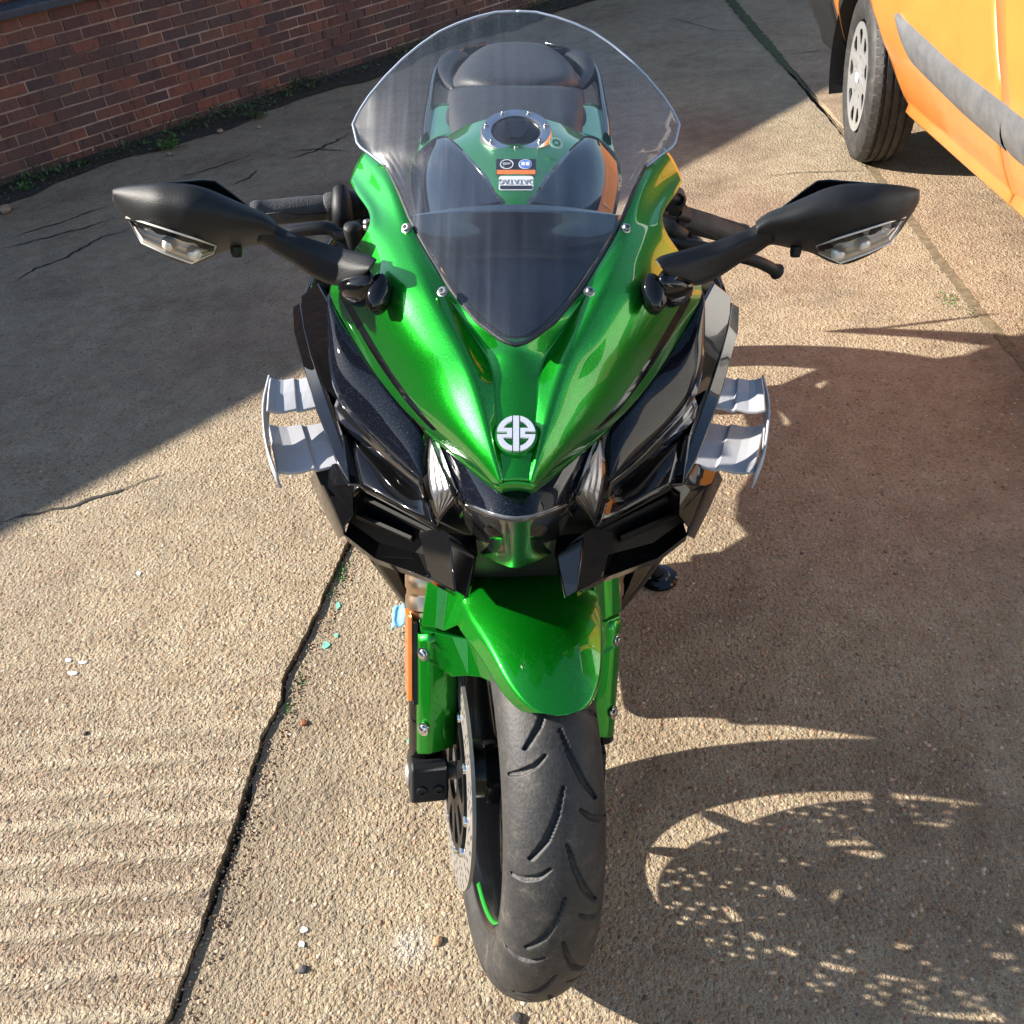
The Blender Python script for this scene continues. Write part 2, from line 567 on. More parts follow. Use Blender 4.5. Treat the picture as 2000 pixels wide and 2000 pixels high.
    h = math_(nt, 'MULTIPLY_ADD', grit.outputs[0], 0.5, h)
    nrm = bump(nt, None, h, 0.72 * (1 - 0.4 * sand), 0.0055)
    if ridges:
        w = nd(nt, 'ShaderNodeTexWave', i_Scale=4.6, i_Distortion=2.2, i_Detail=3.0)
        w.inputs['Detail Scale'].default_value = 1.2
        w.bands_direction = 'Y'
        lk(nt, co, w.inputs['Vector'])
        sx = nd(nt, 'ShaderNodeSeparateXYZ')
        lk(nt, co, sx.inputs[0])
        near = ramp(nt, math_(nt, 'MULTIPLY_ADD', sx.outputs[1], -1.0, 1.75), [(0.25, 0.0), (0.75, 1.0)]).outputs[0]
        hh = math_(nt, 'MULTIPLY', w.outputs[0], near)
        nrm = bump(nt, None, hh, 0.6, 0.014, nrm)
        pale = math_(nt, 'MULTIPLY', ramp(nt, w.outputs[0], [(0.55, 0.0), (0.95, 1.0)]).outputs[0], near)
        col2 = mixc(nt, math_(nt, 'MULTIPLY', pale, 0.30), col, (0.55, 0.46, 0.33))
        lk(nt, mixc(nt, math_(nt, 'MULTIPLY', math_(nt, 'SUBTRACT', near, pale), 0.22), col2, (0.22, 0.16, 0.12)), b.inputs['Base Color'])
    lk(nt, nrm, b.inputs['Normal'])
    return m

M['concrete_ridged'] = concrete_mat('ridged_concrete', (0.94, 1.0, 1.03), True)
M['concrete'] = concrete_mat('aggregate_concrete', (0.93, 1.0, 1.03), False, 0.15, True)
M['concrete_right'] = concrete_mat('right_concrete', (0.99, 0.99, 1.0), False)
M['soil'] = pbr('dark_soil', (0.035, 0.028, 0.020), 0.95, grain=1.0, gscale=180, vary=0.5, vscale=60)
M['moss'] = pbr('moss', (0.045, 0.060, 0.018), 0.95, grain=1.0, gscale=250, vary=0.5, vscale=90)
M['crack'] = pbr('crack_dirt', (0.03, 0.026, 0.022), 0.95)

# ------------------------------------------------------------------ ground
def sheet(name, outline, z, mat, thick=0.03, label=None):
    n = len(outline)
    vs = [(x, y, z) for x, y in outline] + [(x, y, z - thick) for x, y in outline]
    fs = [tuple(range(n))] + [(i, (i + 1) % n, n + (i + 1) % n, n + i) for i in range(n)]
    o = mesh_obj(name, vs, fs, mat, smooth=False)
    tag(o, kind='structure')
    return o

g = mesh_obj('ground', [(-60, -60, -0.035), (60, -60, -0.035), (60, 90, -0.035), (-60, 90, -0.035)], [(0, 1, 2, 3)], M['soil'], smooth=False)
tag(g, kind='structure')

def jag(p0, p1, step, amp, seed):
    rr = random.Random(seed)
    p0, p1 = Vector(p0), Vector(p1)
    n = max(2, int((p1 - p0).length / step))
    d = (p1 - p0).normalized()
    q = Vector((-d.y, d.x))
    w = 0.0
    out = []
    for i in range(n):
        w = w * 0.6 + rr.uniform(-amp, amp)
        out.append(p0 + (p1 - p0) * (i / n) + q * (w if i else 0))
    return out

J1 = [(-0.62, -3.0), (-0.545, 0.30), (-0.522, 0.637), (-0.500, 0.93), (-0.492, 1.16), (-0.470, 1.25), (-0.478, 1.30), (-0.448, 1.45), (-0.404, 1.737), (-0.34, 2.3), (-0.22, 4.0), (0.0, 8.0), (0.3, 14.0)]
J2 = [(1.44, -3.0), (1.40, 1.2), (1.384, 2.258), (1.383, 2.665), (1.410, 3.3), (1.436, 3.927), (1.446, 4.916), (1.472, 7.369), (1.55, 14.0)]

def jagline(pts, step, amp, seed, off=0.0):
    out = []
    for i in range(len(pts) - 1):
        out += jag(pts[i], pts[i + 1], step, amp, seed + i)
    out.append(Vector(pts[-1]))
    return [(p.x + off, p.y) for p in out]

near_left = jagline(J1, 0.012, 0.0028, 5)
sheet('concrete_left', [(-9.0, -3.0)] + near_left + [(-9.0, 14.0)], 0.010, M['concrete_ridged'], 0.04)
gapw = lambda y: 0.020 + 0.008 * sin(y * 9.0)
mid_l = [(x + (0.007 + 0.008 * max(0, sin(y * 7.3 + 1.0))) * max(0.1, min(1, 2.4 - y)), y) for x, y in jagline(J1, 0.014, 0.0028, 55)]
mid_r = jagline(J2, 0.03, 0.004, 77)
sheet('concrete_middle', mid_l + list(reversed(mid_r)), 0.0, M['concrete'], 0.03)
right_l = [(x + 0.018 + 0.02 * (y > 4.0), y) for x, y in jagline(J2, 0.03, 0.004, 99)]
sheet('concrete_right', right_l + [(14.0, 14.0), (14.0, -3.0)], 0.002, M['concrete_right'], 0.03)

def ribbon(name, pts, w, z, mat, seed, amp=0.3, kind='structure', taper=True, jit=1.0):
    """irregular flat strip along a line on the ground"""
    rr = random.Random(seed)
    L_, R_ = [], []
    P = []
    for a, b in zip(pts, pts[1:]):
        P += jag(a, b, 0.02, w * amp, rr.randint(0, 9999))
    P.append(Vector(pts[-1]))
    n = len(P)
    for i, p in enumerate(P):
        d = (P[min(i + 1, n - 1)] - P[max(i - 1, 0)])
        q = Vector((-d.y, d.x)).normalized()
        k = min(1.0, 4.0 * min(i, n - 1 - i) / n) if taper else 1.0
        ww = w * (0.85 - 0.5 * jit + jit * rr.random()) * k * 0.5 + 0.0006
        L_.append((p.x + q.x * ww, p.y + q.y * ww, z))
        R_.append((p.x - q.x * ww, p.y - q.y * ww, z))
    vs = L_ + R_
    fs = [(i, i + 1, n + i + 1, n + i) for i in range(n - 1)]
    o = mesh_obj(name, vs, fs, mat, smooth=False)
    tag(o, kind=kind)
    return o

def px_line(*pts): return [tuple(gpt(u, v, 0.0).xy) for u, v in pts]

for i, (w, pts) in enumerate([
    (0.009, [(0, 1027), (120, 1000), (230, 968), (330, 930)]),
    (0.010, [(0, 492), (60, 478), (150, 455), (225, 430)]),
    (0.012, [(20, 560), (70, 530), (140, 502), (200, 468), (262, 450)]),
    (0.010, [(350, 352), (400, 338), (490, 308)]),
    (0.012, [(455, 366), (490, 350), (505, 335)]),
    (0.014, [(560, 317), (620, 298), (690, 262)]),
    (0.008, [(560, 300), (620, 296), (690, 300)]),
    (0.006, [(1310, 35), (1400, 60), (1475, 63)]),
    (0.006, [(1540, 107), (1620, 98)]),
    (0.004, [(1500, 345), (1560, 338), (1690, 334)]),
    (0.010, [(20, 470), (120, 440), (215, 405)])]):
    ribbon('ground_crack', px_line(*pts), w, 0.0125 if pts[0][0] < 900 else 0.0035, M['crack'], 300 + i, 0.8)
ribbon('joint_moss', [(1.405, 1.2), (1.393, 2.258), (1.392, 2.665), (1.419, 3.3), (1.446, 3.95), (1.457, 4.7)], 0.036, 0.0028, pbr('joint_dirt', (0.17, 0.13, 0.075), 0.95, grain=1.0, vary=0.5, vscale=40), 41, 0.06, jit=0.25)
ribbon('joint_moss', [(1.465, 4.75), (1.468, 5.5), (1.49, 7.4), (1.52, 10.0)], 0.066, 0.0055, M['moss'], 42, 0.05, jit=0.5)

# ------------------------------------------------------------------ brick wall
W0 = Vector((-2.616, 4.757, 0.0))
WD = Vector((0.6705, 0.7419, 0.0)).normalized()
WN = Vector((WD.y, -WD.x, 0.0))
WALL_H = 1.72
def wpt(s, out, z): return W0 + WD * s + WN * out + Vector((0, 0, z))
wall = empty('brick_wall', W0, (0, 0, atan2(WD.y, WD.x)))
tag(wall, 'long weathered red brick wall standing in shade behind the motorcycle', 'wall')

def brick_mat():
    m, nt, b = new_mat('weathered_brick')
    oi = nd(nt, 'ShaderNodeObjectInfo')
    ge = nd(nt, 'ShaderNodeNewGeometry')
    rnd = math_(nt, 'FRACT', math_(nt, 'ADD', oi.outputs['Random'], ge.outputs['Random Per Island']))
    col = ramp(nt, rnd, [(0.0, (0.130, 0.052, 0.040)), (0.2, (0.090, 0.044, 0.040)), (0.38, (0.155, 0.060, 0.042)), (0.55, (0.060, 0.038, 0.040)),
                         (0.7, (0.14, 0.066, 0.052)), (0.86, (0.22, 0.075, 0.045)), (1.0, (0.105, 0.055, 0.047))]).outputs[0]
    tc = nd(nt, 'ShaderNodeTexCoord')
    mp = nd(nt, 'ShaderNodeMapping')
    mp.inputs['Scale'].default_value = (26, 26, 7)
    cmb = nd(nt, 'ShaderNodeVectorMath', operation='ADD')
    lk(nt, tc.outputs['Object'], cmb.inputs[0])
    k = nd(nt, 'ShaderNodeCombineXYZ')
    lk(nt, math_(nt, 'MULTIPLY', rnd, 37.0), k.inputs[0])
    lk(nt, k.outputs[0], cmb.inputs[1])
    lk(nt, cmb.outputs[0], mp.inputs[0])
    n = nd(nt, 'ShaderNodeTexNoise', i_Scale=1.0, i_Detail=4.0, i_Roughness=0.6)
    lk(nt, mp.outputs[0], n.inputs['Vector'])
    wash = nd(nt, 'ShaderNodeTexNoise', i_Scale=2.6, i_Detail=5.0)
    lk(nt, ge.outputs['Position'], wash.inputs['Vector'])
    band = ramp(nt, n.outputs[0], [(0.36, 0.0), (0.50, 1.0)], 'EASE').outputs[0]
    col = mixc(nt, math_(nt, 'MULTIPLY_ADD', band, -0.6, 0.6), col, (0.030, 0.022, 0.027))
    col = mixc(nt, ramp(nt, wash.outputs[0], [(0.48, 0.0), (0.70, 0.5)]).outputs[0], col, (0.105, 0.075, 0.062))
    n2 = nd(nt, 'ShaderNodeTexNoise', i_Scale=160.0, i_Detail=4.0)
    lk(nt, cmb.outputs[0], n2.inputs['Vector'])
    col = mixc(nt, 1.0, col, ramp(nt, n2.outputs[0], [(0.3, 0.68), (0.7, 1.35)]).outputs[0], 'MULTIPLY')
    lk(nt, col, b.inputs['Base Color'])
    b.inputs['Roughness'].default_value = 0.85
    bump(nt, b, n2.outputs[0], 0.5, 0.003)
    return m
M['brick'] = brick_mat()
M['mortar'] = pbr('lime_mortar', (0.31, 0.215, 0.17), 0.95, grain=0.8, gscale=200, vary=0.85, vscale=3.2)

BL, BH, JT = 0.146, 0.0545, 0.0085
S0, S1 = -4.2, 10.5
def bm_mesh(seed):
    rr = random.Random(seed)
    d = [rr.uniform(-0.0016, 0.0016) for _ in range(24)]
    L_, H_, D_ = BL - JT, BH - JT, 0.05
    c = 0.0022
    # chamfered face: 4 back corners, 4 shoulder corners, 4 face corners
    vs = []
    for (dp, ins, k) in ((-D_, 0, 0), (-c, 0, 8), (0.0, c, 16)):
        for i, (x, z) in enumerate(((0, 0), (1, 0), (1, 1), (0, 1))):
            vs.append(((x - 0.5) * (L_ - 2 * ins) + d[k + i], dp * -1.0 * -1.0 * -1.0 if False else -dp * -1.0, (z - 0.5) * (H_ - 2 * ins) + d[k + 4 + i]))
    vs = [(x, -y, z) for x, y, z in vs]
    fs = [(8, 9, 10, 11)] + [(4 + i, 4 + (i + 1) % 4, 8 + (i + 1) % 4, 8 + i) for i in range(4)] + [(i, (i + 1) % 4, 4 + (i + 1) % 4, 4 + i) for i in range(4)]
    me = bpy.data.meshes.new('brick')
    me.from_pydata(vs, [], fs)
    me.materials.append(M['brick'])
    return me
bmeshes = [bm_mesh(900 + i) for i in range(5)]
wm = wall.matrix_basis.copy()
rb = random.Random(21)
bricks = []
CAMI = (RY @ Matrix.Translation((0, 0, CAM_H))).inverted()
def proj(p):
    q = CAMI @ Vector(p)
    dd = q.y * cos(PITCH) - q.z * sin(PITCH)
    return 1008 + F_PX * q.x / dd, 1000 + F_PX * (-q.y * sin(PITCH) - q.z * cos(PITCH)) / dd, dd
ncourse = int(WALL_H / BH)
for k in range(-1, ncourse):
    off = BL * 0.5 * (k % 2) + rb.uniform(-0.012, 0.012)
    s = S0 + off
    while s < S1:
        bricks.append((s + rb.uniform(-0.0015, 0.0015), k, rb.uniform(-0.0035, 0.0045), rb.uniform(-0.010, 0.010)))
        s += BL
scored = []
for i, (s, k, o_, t_) in enumerate(bricks):
    u, v, dd = proj(wpt(s, 0, (k + 0.5) * BH))
    inside = dd > 0 and -40 < u < 1080 and -20 < v < 420
    scored.append((1.0 / dd if inside else 0.0, i))
scored.sort(reverse=True)
single = {i for sc_, i in scored[:300] if sc_ > 0}
bulk = MB()
for i, (s, k, o_, t_) in enumerate(bricks):
    me = bmeshes[i % 5]
    loc = Vector((s, -o_, (k + 0.5) * BH))
    if i in single:
        b_ = bpy.data.objects.new('brick', me)
        b_.location = loc
        b_.rotation_euler = (0, t_, 0)
        b_.parent = wall
        COL.objects.link(b_)
    else:
        bulk.add([loc + Vector(v.co) for v in me.vertices], [tuple(p.vertices) for p in me.polygons])
tag(bulk.build('brickwork', M['brick'], wall, smooth=False), kind='stuff')
mw = MB().box(((S0 + S1) / 2, 0.11 + 0.0055, WALL_H / 2 - 0.05), (S1 - S0, 0.22, WALL_H + 0.1))
mw.build('mortar_bed', M['mortar'], wall, smooth=False)
MB().box(((S0 + S1) / 2, 0.10, WALL_H + 0.03), (S1 - S0 + 0.06, 0.30, 0.055)).build('coping', M['concrete'], wall, smooth=False, bevel=0.008)
# window whose blue-grey sill shows in the corner of the photograph
SILL_Z = 0.715
sill = MB()
sill.loft([[Vector((x, y, z)) for (y, z) in ((0.06, SILL_Z), (-0.055, SILL_Z), (-0.06, SILL_Z + 0.035), (0.02, SILL_Z + 0.075), (0.06, SILL_Z + 0.075))] for x in (-2.4, 1.45)])
sill.build('window_sill', pbr('slate_sill', (0.045, 0.055, 0.075), 0.45, vary=0.35, vscale=30, grain=0.3), wall, smooth=False, bevel=0.004)
wf = MB()
for c, d in (((-0.475, -0.006, 0.82), (3.8, 0.05, 0.05)), ((-0.475, -0.006, 1.60), (3.8, 0.05, 0.05)), ((-2.36, -0.006, 1.21), (0.05, 0.05, 0.73)), ((1.41, -0.006, 1.21), (0.05, 0.05, 0.73)), ((-0.475, -0.006, 1.21), (0.04, 0.045, 0.73))):
    wf.box(c, d)
wo = wf.build('window_frame', pbr('old_white_paint', (0.55, 0.55, 0.52), 0.5, vary=0.2), wall, smooth=False)
MB().box((-1.42, -0.012, 1.21), (1.82, 0.006, 0.72)).build('window_pane', pbr('dark_glass', (0.015, 0.017, 0.02), 0.04), wo, smooth=False)
MB().box((0.46, -0.012, 1.21), (1.82, 0.006, 0.72)).build('window_pane', bpy.data.materials['dark_glass'], wo, smooth=False)

# soil, weeds and litter at its foot
out_l = []
rs = random.Random(5)
n_ = 90
edge = []
for i in range(n_ + 1):
    s = -3.0 + 12.5 * i / n_
    w_ = 0.27 + 0.05 * sin(i * 0.7) + rs.uniform(-0.03, 0.03) + 0.012 * s
    edge.append(wpt(s, w_, 0))
vs = [(p.x, p.y, 0.0155) for p in edge] + [tuple(wpt(-3.0 + 12.5 * i / n_, -0.02, 0.022)) for i in range(n_ + 1)]
fs = [(i, i + 1, n_ + 2 + i, n_ + 1 + i) for i in range(n_)]
tag(mesh_obj('soil_strip', vs, fs, M['soil'], smooth=False), kind='structure')

def leaf_mat(name, c1, c2):
    m, nt, b = new_mat(name)
    ge = nd(nt, 'ShaderNodeNewGeometry')
    lk(nt, ramp(nt, ge.outputs['Random Per Island'], [(0, c1), (1, c2)]).outputs[0], b.inputs['Base Color'])
    b.inputs['Roughness'].default_value = 0.6
    return m
M['weed'] = leaf_mat('weed_leaf', (0.022, 0.045, 0.014), (0.075, 0.13, 0.035))
M['weed_bright'] = leaf_mat('bright_weed_leaf', (0.05, 0.14, 0.02), (0.10, 0.22, 0.05))
M['dead'] = leaf_mat('dead_leaf', (0.05, 0.032, 0.018), (0.22, 0.16, 0.10))
M['straw'] = leaf_mat('dry_stalk', (0.25, 0.17, 0.12), (0.40, 0.30, 0.22))

def leaf(mb, p, l, w, az, tilt, rr):
    d = Vector((cos(az) * cos(tilt), sin(az) * cos(tilt), sin(tilt)))
    q = Vector((-sin(az), cos(az), rr.uniform(-0.4, 0.4))).normalized()
    up = d.cross(q)
    mb.add([p, p + d * l * 0.5 + q * w + up * w * 0.3, p + d * l, p + d * l * 0.5 - q * w + up * w * 0.3], [(0, 1, 2), (0, 2, 3)])

wb, db = MB(), MB()
rw = random.Random(17)
cl = [(rw.uniform(-1.6, 7.5), rw.uniform(0.03, 0.20), rw.uniform(0.06, 0.22)) for _ in range(85)]
for (s0, o0, sz) in cl:
    for _ in range(int(34 * sz / 0.12)):
        p = wpt(s0 + rw.gauss(0, sz * 0.6), max(0.0, o0 + rw.gauss(0, sz * 0.25)), 0.02 + abs(rw.gauss(0, sz * 0.16)))
        leaf(wb, p, rw.uniform(0.012, 0.04), rw.uniform(0.003, 0.009), rw.uniform(0, 6.28), rw.uniform(-0.2, 1.2), rw)
for _ in range(2600):
    s = rw.uniform(-2, 8)
    p = wpt(s, abs(rw.gauss(0.12, 0.09)), 0.018)
    if rw.random() < 0.5:
        leaf(wb, p, rw.uniform(0.01, 0.03), rw.uniform(0.002, 0.005), rw.uniform(0, 6.28), rw.uniform(0.1, 1.3), rw)
    else:
        leaf(db, p, rw.uniform(0.008, 0.03), rw.uniform(0.003, 0.009), rw.uniform(0, 6.28), rw.uniform(-0.1, 0.35), rw)
for _ in range(260):
    s = rw.uniform(-2, 6)
    p = wpt(s, rw.uniform(0.25, 0.8) ** 1.3 + 0.05, 0.013)
    leaf(db, p, rw.uniform(0.006, 0.02), rw.uniform(0.002, 0.006), rw.uniform(0, 6.28), rw.uniform(0, 0.2), rw)
tag(wb.build('wall_weeds', M['weed'], smooth=False), 'low dark green weeds growing along the foot of the brick wall', 'weeds', kind='stuff')
tag(db.build('leaf_litter', M['dead'], smooth=False), 'dead leaves and litter lying along the foot of the brick wall', 'leaf litter', kind='stuff')

def plant(u, v, n, size, lab, mat):
    p0 = gpt(u, v, 0.012)
    mb = MB()
    rr = random.Random(int(u))
    for _ in range(n):
        cx_ = lambda q: max(-0.5 * size, min(0.5 * size, q))
        p = Vector((cx_(rr.gauss(0, size * 0.28)), cx_(rr.gauss(0, size * 0.22)), 0.004 + abs(rr.gauss(0, size * 0.3))))
        mb.add([(0, 0, 0.001), (0.001, 0.001, 0.001), tuple(p)], [(0, 1, 2)])
        leaf(mb, p, rr.uniform(0.014, 0.034), rr.uniform(0.005, 0.011), rr.uniform(0, 6.28), rr.uniform(-0.1, 0.7), rr)
    tag_stuff = mb
    o = mb.build('weed_plant', mat, smooth=False)
    o.location = p0
    tag(o, lab, 'plant')
plant(335, 290, 90, 0.11, 'bright green weed below the dry stalks, brightest plant at the wall foot', M['weed_bright'])
plant(52, 372, 26, 0.06, 'small green plant at the wall foot, leftmost in the photo', M['weed_bright'])
plant(163, 326, 40, 0.07, 'dark green leafy weed between the leftmost plant and the dry stalks', M['weed'])
plant(500, 232, 70, 0.12, 'dark bushy weed at the wall foot right of the bright green weed', M['weed'])
st = MB()
for (du_, dv_, h_) in ((0, 0, 0.20), (12, -4, 0.17), (20, 3, 0.13), (-8, 2, 0.10)):
    p = gpt(210 + du_, 290 + dv_, 0.01)
    st.tube([p, p + Vector((-0.010, 0.008, h_ * 0.55)), p + Vector((-0.022 - du_ * 0.0006, 0.01, h_))], [0.0022, 0.0016, 0.0008], 5)
so = st.build('dry_stalks', M['straw'], smooth=False)
tag(so, 'pale dry weed stalks standing against the brick wall', 'dry plant')
for i, (u, v, sz) in enumerate(((8, 408, 0.035), (430, 255, 0.018), (505, 247, 0.016), (330, 300, 0.014))):
    bmx = bmesh.new()
    bmesh.ops.create_icosphere(bmx, subdivisions=2, radius=sz)
    for v_ in bmx.verts:
        v_.co *= 1 + 0.35 * mnoise.noise(v_.co * 40 + Vector((i * 9, 0, 0)))
        v_.co.z *= 0.55
    me = bpy.data.meshes.new('stone')
    bmx.to_mesh(me); bmx.free()
    me.materials.append(M['concrete'])
    o = finish(bpy.data.objects.new('stone', me))
    o.location = gpt(u, v, 0.02 + sz * 0.2)
    tag(o, ('pale lump of stone at the left end of the wall foot', 'small pale stone nearest the bright green weed', 'small pale stone at the edge of the soil, third from the left', 'tiny stone under the bright green weed')[i], 'stone', 'loose stones by the wall')

# ------------------------------------------------------------------ orange van
van = empty('van', (1.40, 2.9, 0.0))
tag(van, 'orange van with dark grey side trim parked facing away', 'van')
VO = Vector((1.40, 2.9, 0.0))
M['van_paint'] = pbr('orange_van_paint', (0.56, 0.200, 0.042), 0.28, 0, 0.6, 0.08, vary=0.12, vscale=4)
M['van_trim'] = pbr('grey_rubbing_strip', (0.105, 0.108, 0.112), 0.5, grain=0.25, gscale=300, vary=0.25, vscale=18)
M['van_black'] = pbr('black_van_plastic', (0.012, 0.012, 0.013), 0.5)
PROF = [(0.20, 1.60), (0.245, 1.515), (0.27, 1.475), (0.285, 1.462), (0.31, 1.468), (0.34, 1.448), (0.40, 1.418), (0.45, 1.398), (0.52, 1.370), (0.60, 1.350), (0.70, 1.345), (0.95, 1.340), (1.10, 1.352), (1.25, 1.39), (1.60, 1.47), (1.80, 1.56), (1.88, 1.70)]
GAP = [(0.20, 2.705), (0.295, 2.70), (0.422, 2.686), (0.449, 2.690), (0.52, 2.655), (0.589, 2.624), (0.692, 2.696), (0.811, 2.773), (1.0, 2.82), (1.88, 2.9)]
GAP2 = [(0.20, 2.58), (0.811, 2.60), (1.0, 2.62)]
AC, AR = (4.0, 0.295), 0.372
def van_panel(name, ya, yb, zs, mat, arch=False, out=0.0, step=0.06, end_gap=None, start_gap=None, parent=van, solid=0.004):
    ny = max(2, int((yb - ya) / step))
    vs, fs = [], []
    for j, z in enumerate(zs):
        for i in range(ny + 1):
            a = interp(GAP, z) + 0.0025 if start_gap else ya
            b = interp(GAP, z) - 0.0025 if end_gap else yb
            y = lerp(a, b, i / ny)
            vs.append([interp(PROF, z) - out, y, z])
    nyy = ny + 1
    for j in range(len(zs) - 1):
        for i in range(ny):
            q = (j * nyy + i, j * nyy + i + 1, (j + 1) * nyy + i + 1, (j + 1) * nyy + i)
            if arch and all((vs[k][1] - AC[0]) ** 2 + (vs[k][2] - AC[1]) ** 2 < AR * AR for k in q): continue
            fs.append(q)
    if arch:
        used = {k for f in fs for k in f}
        for k in used:
            dy, dz = vs[k][1] - AC[0], vs[k][2] - AC[1]
            r = sqrt(dy * dy + dz * dz)
            if r < AR and r > 1e-6:
                vs[k][1] = AC[0] + dy / r * AR
                vs[k][2] = max(0.2, AC[1] + dz / r * AR)
                vs[k][0] = interp(PROF, vs[k][2]) - out
    return mesh_obj(name, vs, fs, mat, parent, solid=solid, off=VO)
zs_all = [0.20, 0.245, 0.27, 0.285, 0.31, 0.34, 0.37, 0.40, 0.425, 0.45, 0.485, 0.52, 0.56, 0.60, 0.65, 0.70, 0.76, 0.82, 0.88, 0.95, 1.02, 1.10]
van_panel('front_wing', 2.7, 4.36, zs_all, M['van_paint'], True, step=0.04, start_gap=True)
van_panel('door', 1.55, 2.7, zs_all, M['van_paint'], False, end_gap=True)
M['van_reflect_white'] = pbr('reflection_white_paint', (0.78, 0.78, 0.76), 0.3, 0, 0.5)  # unseen rear of the van made white for the fairing to reflect
van_panel('rear_side', 1.20, 1.542, zs_all[:9], M['van_black'])
van_panel('load_side', 1.20, 1.542, [0.43, 0.52, 0.60, 0.70, 0.884, 0.95, 1.02, 1.10], M['van_reflect_white'])
van_panel('load_window', 1.22, 1.54, [1.105, 1.25, 1.6, 1.74], bpy.data.materials['dark_glass'], out=-0.004)
van_panel('roof_rail', 1.20, 1.542, [1.745, 1.8, 1.88], M['van_reflect_white'])
van_panel('front_bumper', 4.366, 4.82, [0.20, 0.27, 0.33, 0.40, 0.46, 0.52, 0.56], M['van_black'], out=0.012)
van_panel('bonnet_side', 4.366, 4.78, [0.565, 0.65, 0.75, 0.9, 1.0], M['van_paint'])
# upper glass, pillars and roof
van_panel('door_frame', 1.55, 2.9, [1.10, 1.13], M['van_paint'])
van_panel('side_window', 1.62, 2.95, [1.135, 1.25, 1.6, 1.74], bpy.data.materials['dark_glass'], out=-0.01)
van_panel('window_pillar', 1.545, 1.62, [1.13, 1.25, 1.6, 1.74], M['van_paint'])
bx = MB()
bx.loft([[Vector((x, y, z)) for x, z in ((1.62, 1.05), (1.70, 1.875), (2.0, 1.93), (2.5, 1.93), (2.82, 1.875), (2.95, 1.05), (2.95, 0.3), (1.62, 0.3))] for y in (1.21, 2.3)])
bx.loft([[Vector((x, y, z)) for x, z in ((1.62, 1.0), (1.74, zt), (2.0, zt + 0.04), (2.5, zt + 0.04), (2.78, zt), (2.9, 1.0), (2.9, 0.35), (1.62, 0.35))] for y, zt in ((2.3, 1.86), (2.8, 1.74))])
bo_ = MB()
bo_.loft([[Vector((x, y, z)) for x, z in ((1.75, 0.9), (1.78, zt), (2.0, zt + 0.05), (2.5, zt + 0.05), (2.75, zt), (2.78, 0.9), (2.78, 0.4), (1.75, 0.4))] for y, zt in ((3.55, 1.12), (4.2, 1.05), (4.8, 0.82))])
bo_.build('engine_bay', M['van_paint'], van, off=VO, smooth=False, bevel=0.02)
bx.build('body_shell', M['van_reflect_white'], van, off=VO, smooth=False, bevel=0.02)
MB().loft([[Vector((x, y, z)) for x, z in ((1.76, 1.05), (1.80, zt), (2.72, zt), (2.76, 1.05))] for y, zt in ((2.8, 1.70), (3.5, 1.10))]).build('windscreen', bpy.data.materials['dark_glass'], van, off=VO, smooth=False)
van_panel('bonnet_edge', 2.83, 4.366, [1.10, 1.14], M['van_paint'], out=-0.02)
MB().add([(1.40, 2.8, 1.10), (1.40, 4.4, 1.0), (1.9, 4.4, 1.12), (1.9, 2.8, 1.16)], [(0, 1, 2, 3)]).build('bonnet', M['van_paint'], van, off=VO, solid=0.004)
MB().box((2.15, 3.0, 0.33), (1.1, 3.5, 0.12)).build('underbody', M['van_black'], van, off=VO, smooth=False)
lin = MB()
lvs = []
for i_ in range(25):
    a_ = radians(lerp(-20, 150, i_ / 24))
    for r_, x_ in ((AR + 0.004, 0.02), (AR + 0.01, 0.34), (0.05, 0.345)):
        lvs.append((1.36 + x_, AC[0] + r_ * cos(a_), AC[1] + r_ * sin(a_)))
lin.add(lvs, grid_faces(25, 3))
lin.build('wheel_arch', M['van_black'], van, off=VO)
# rubbing strips
TT = [(2.0, 0.589), (2.486, 0.589), (3.037, 0.609), (3.47, 0.640), (3.51, 0.645)]
TB = [(2.0, 0.450), (2.546, 0.450), (2.95, 0.466), (3.30, 0.500), (3.386, 0.512), (3.45, 0.560), (3.51, 0.636)]
def strip(name, ya, yb, slant):
    n = 28
    vs, fs = [], []
    rows = 6
    for i in range(n + 1):
        for j in range(rows):
            f = j / (rows - 1)
            y = lerp(ya, yb, i / n)
            z = lerp(interp(TB, y), interp(TT, y), f)
            o = 0.016 * (sin(pi * min(1, max(0, f)) ) ** 0.35 if 0 < f < 1 else 0.0) + 0.001
            yy = y + slant * (0.5 - f) * 0.05 * max(0, 1 - i / 4)
            vs.append((interp(PROF, z) - o, yy, z))
    for i in range(n):
        for j in range(rows - 1):
            fs.append((i * rows + j, i * rows + j + 1, (i + 1) * rows + j + 1, (i + 1) * rows + j))
    mesh_obj(name, vs, fs, M['van_trim'], van, off=VO)
strip('rubbing_strip', 2.625, 3.508, 1)
strip('rubbing_strip', 1.2, 2.617, 0)
# bottom of the lettering on the wing
for i, (y, z0, ln, sl) in enumerate(((3.02, 0.768, 0.05, 0.3), (2.995, 0.775, 0.05, -0.2), (2.968, 0.772, 0.05, 0.35), (2.945, 0.764, 0.055, 0.15), (2.925, 0.772, 0.05, -0.25))):
    MB().add([(1.3425, y - 0.006, z0), (1.3425, y + 0.004, z0), (1.3405, y + 0.010 + sl * ln, z0 + ln), (1.3405, y - 0.004 + sl * ln, z0 + ln)], [(0, 1, 2, 3)]).build('lettering', pbr('maroon_print', (0.10, 0.02, 0.02), 0.4) if i == 0 else bpy.data.materials['maroon_print'], van, off=VO, smooth=False)

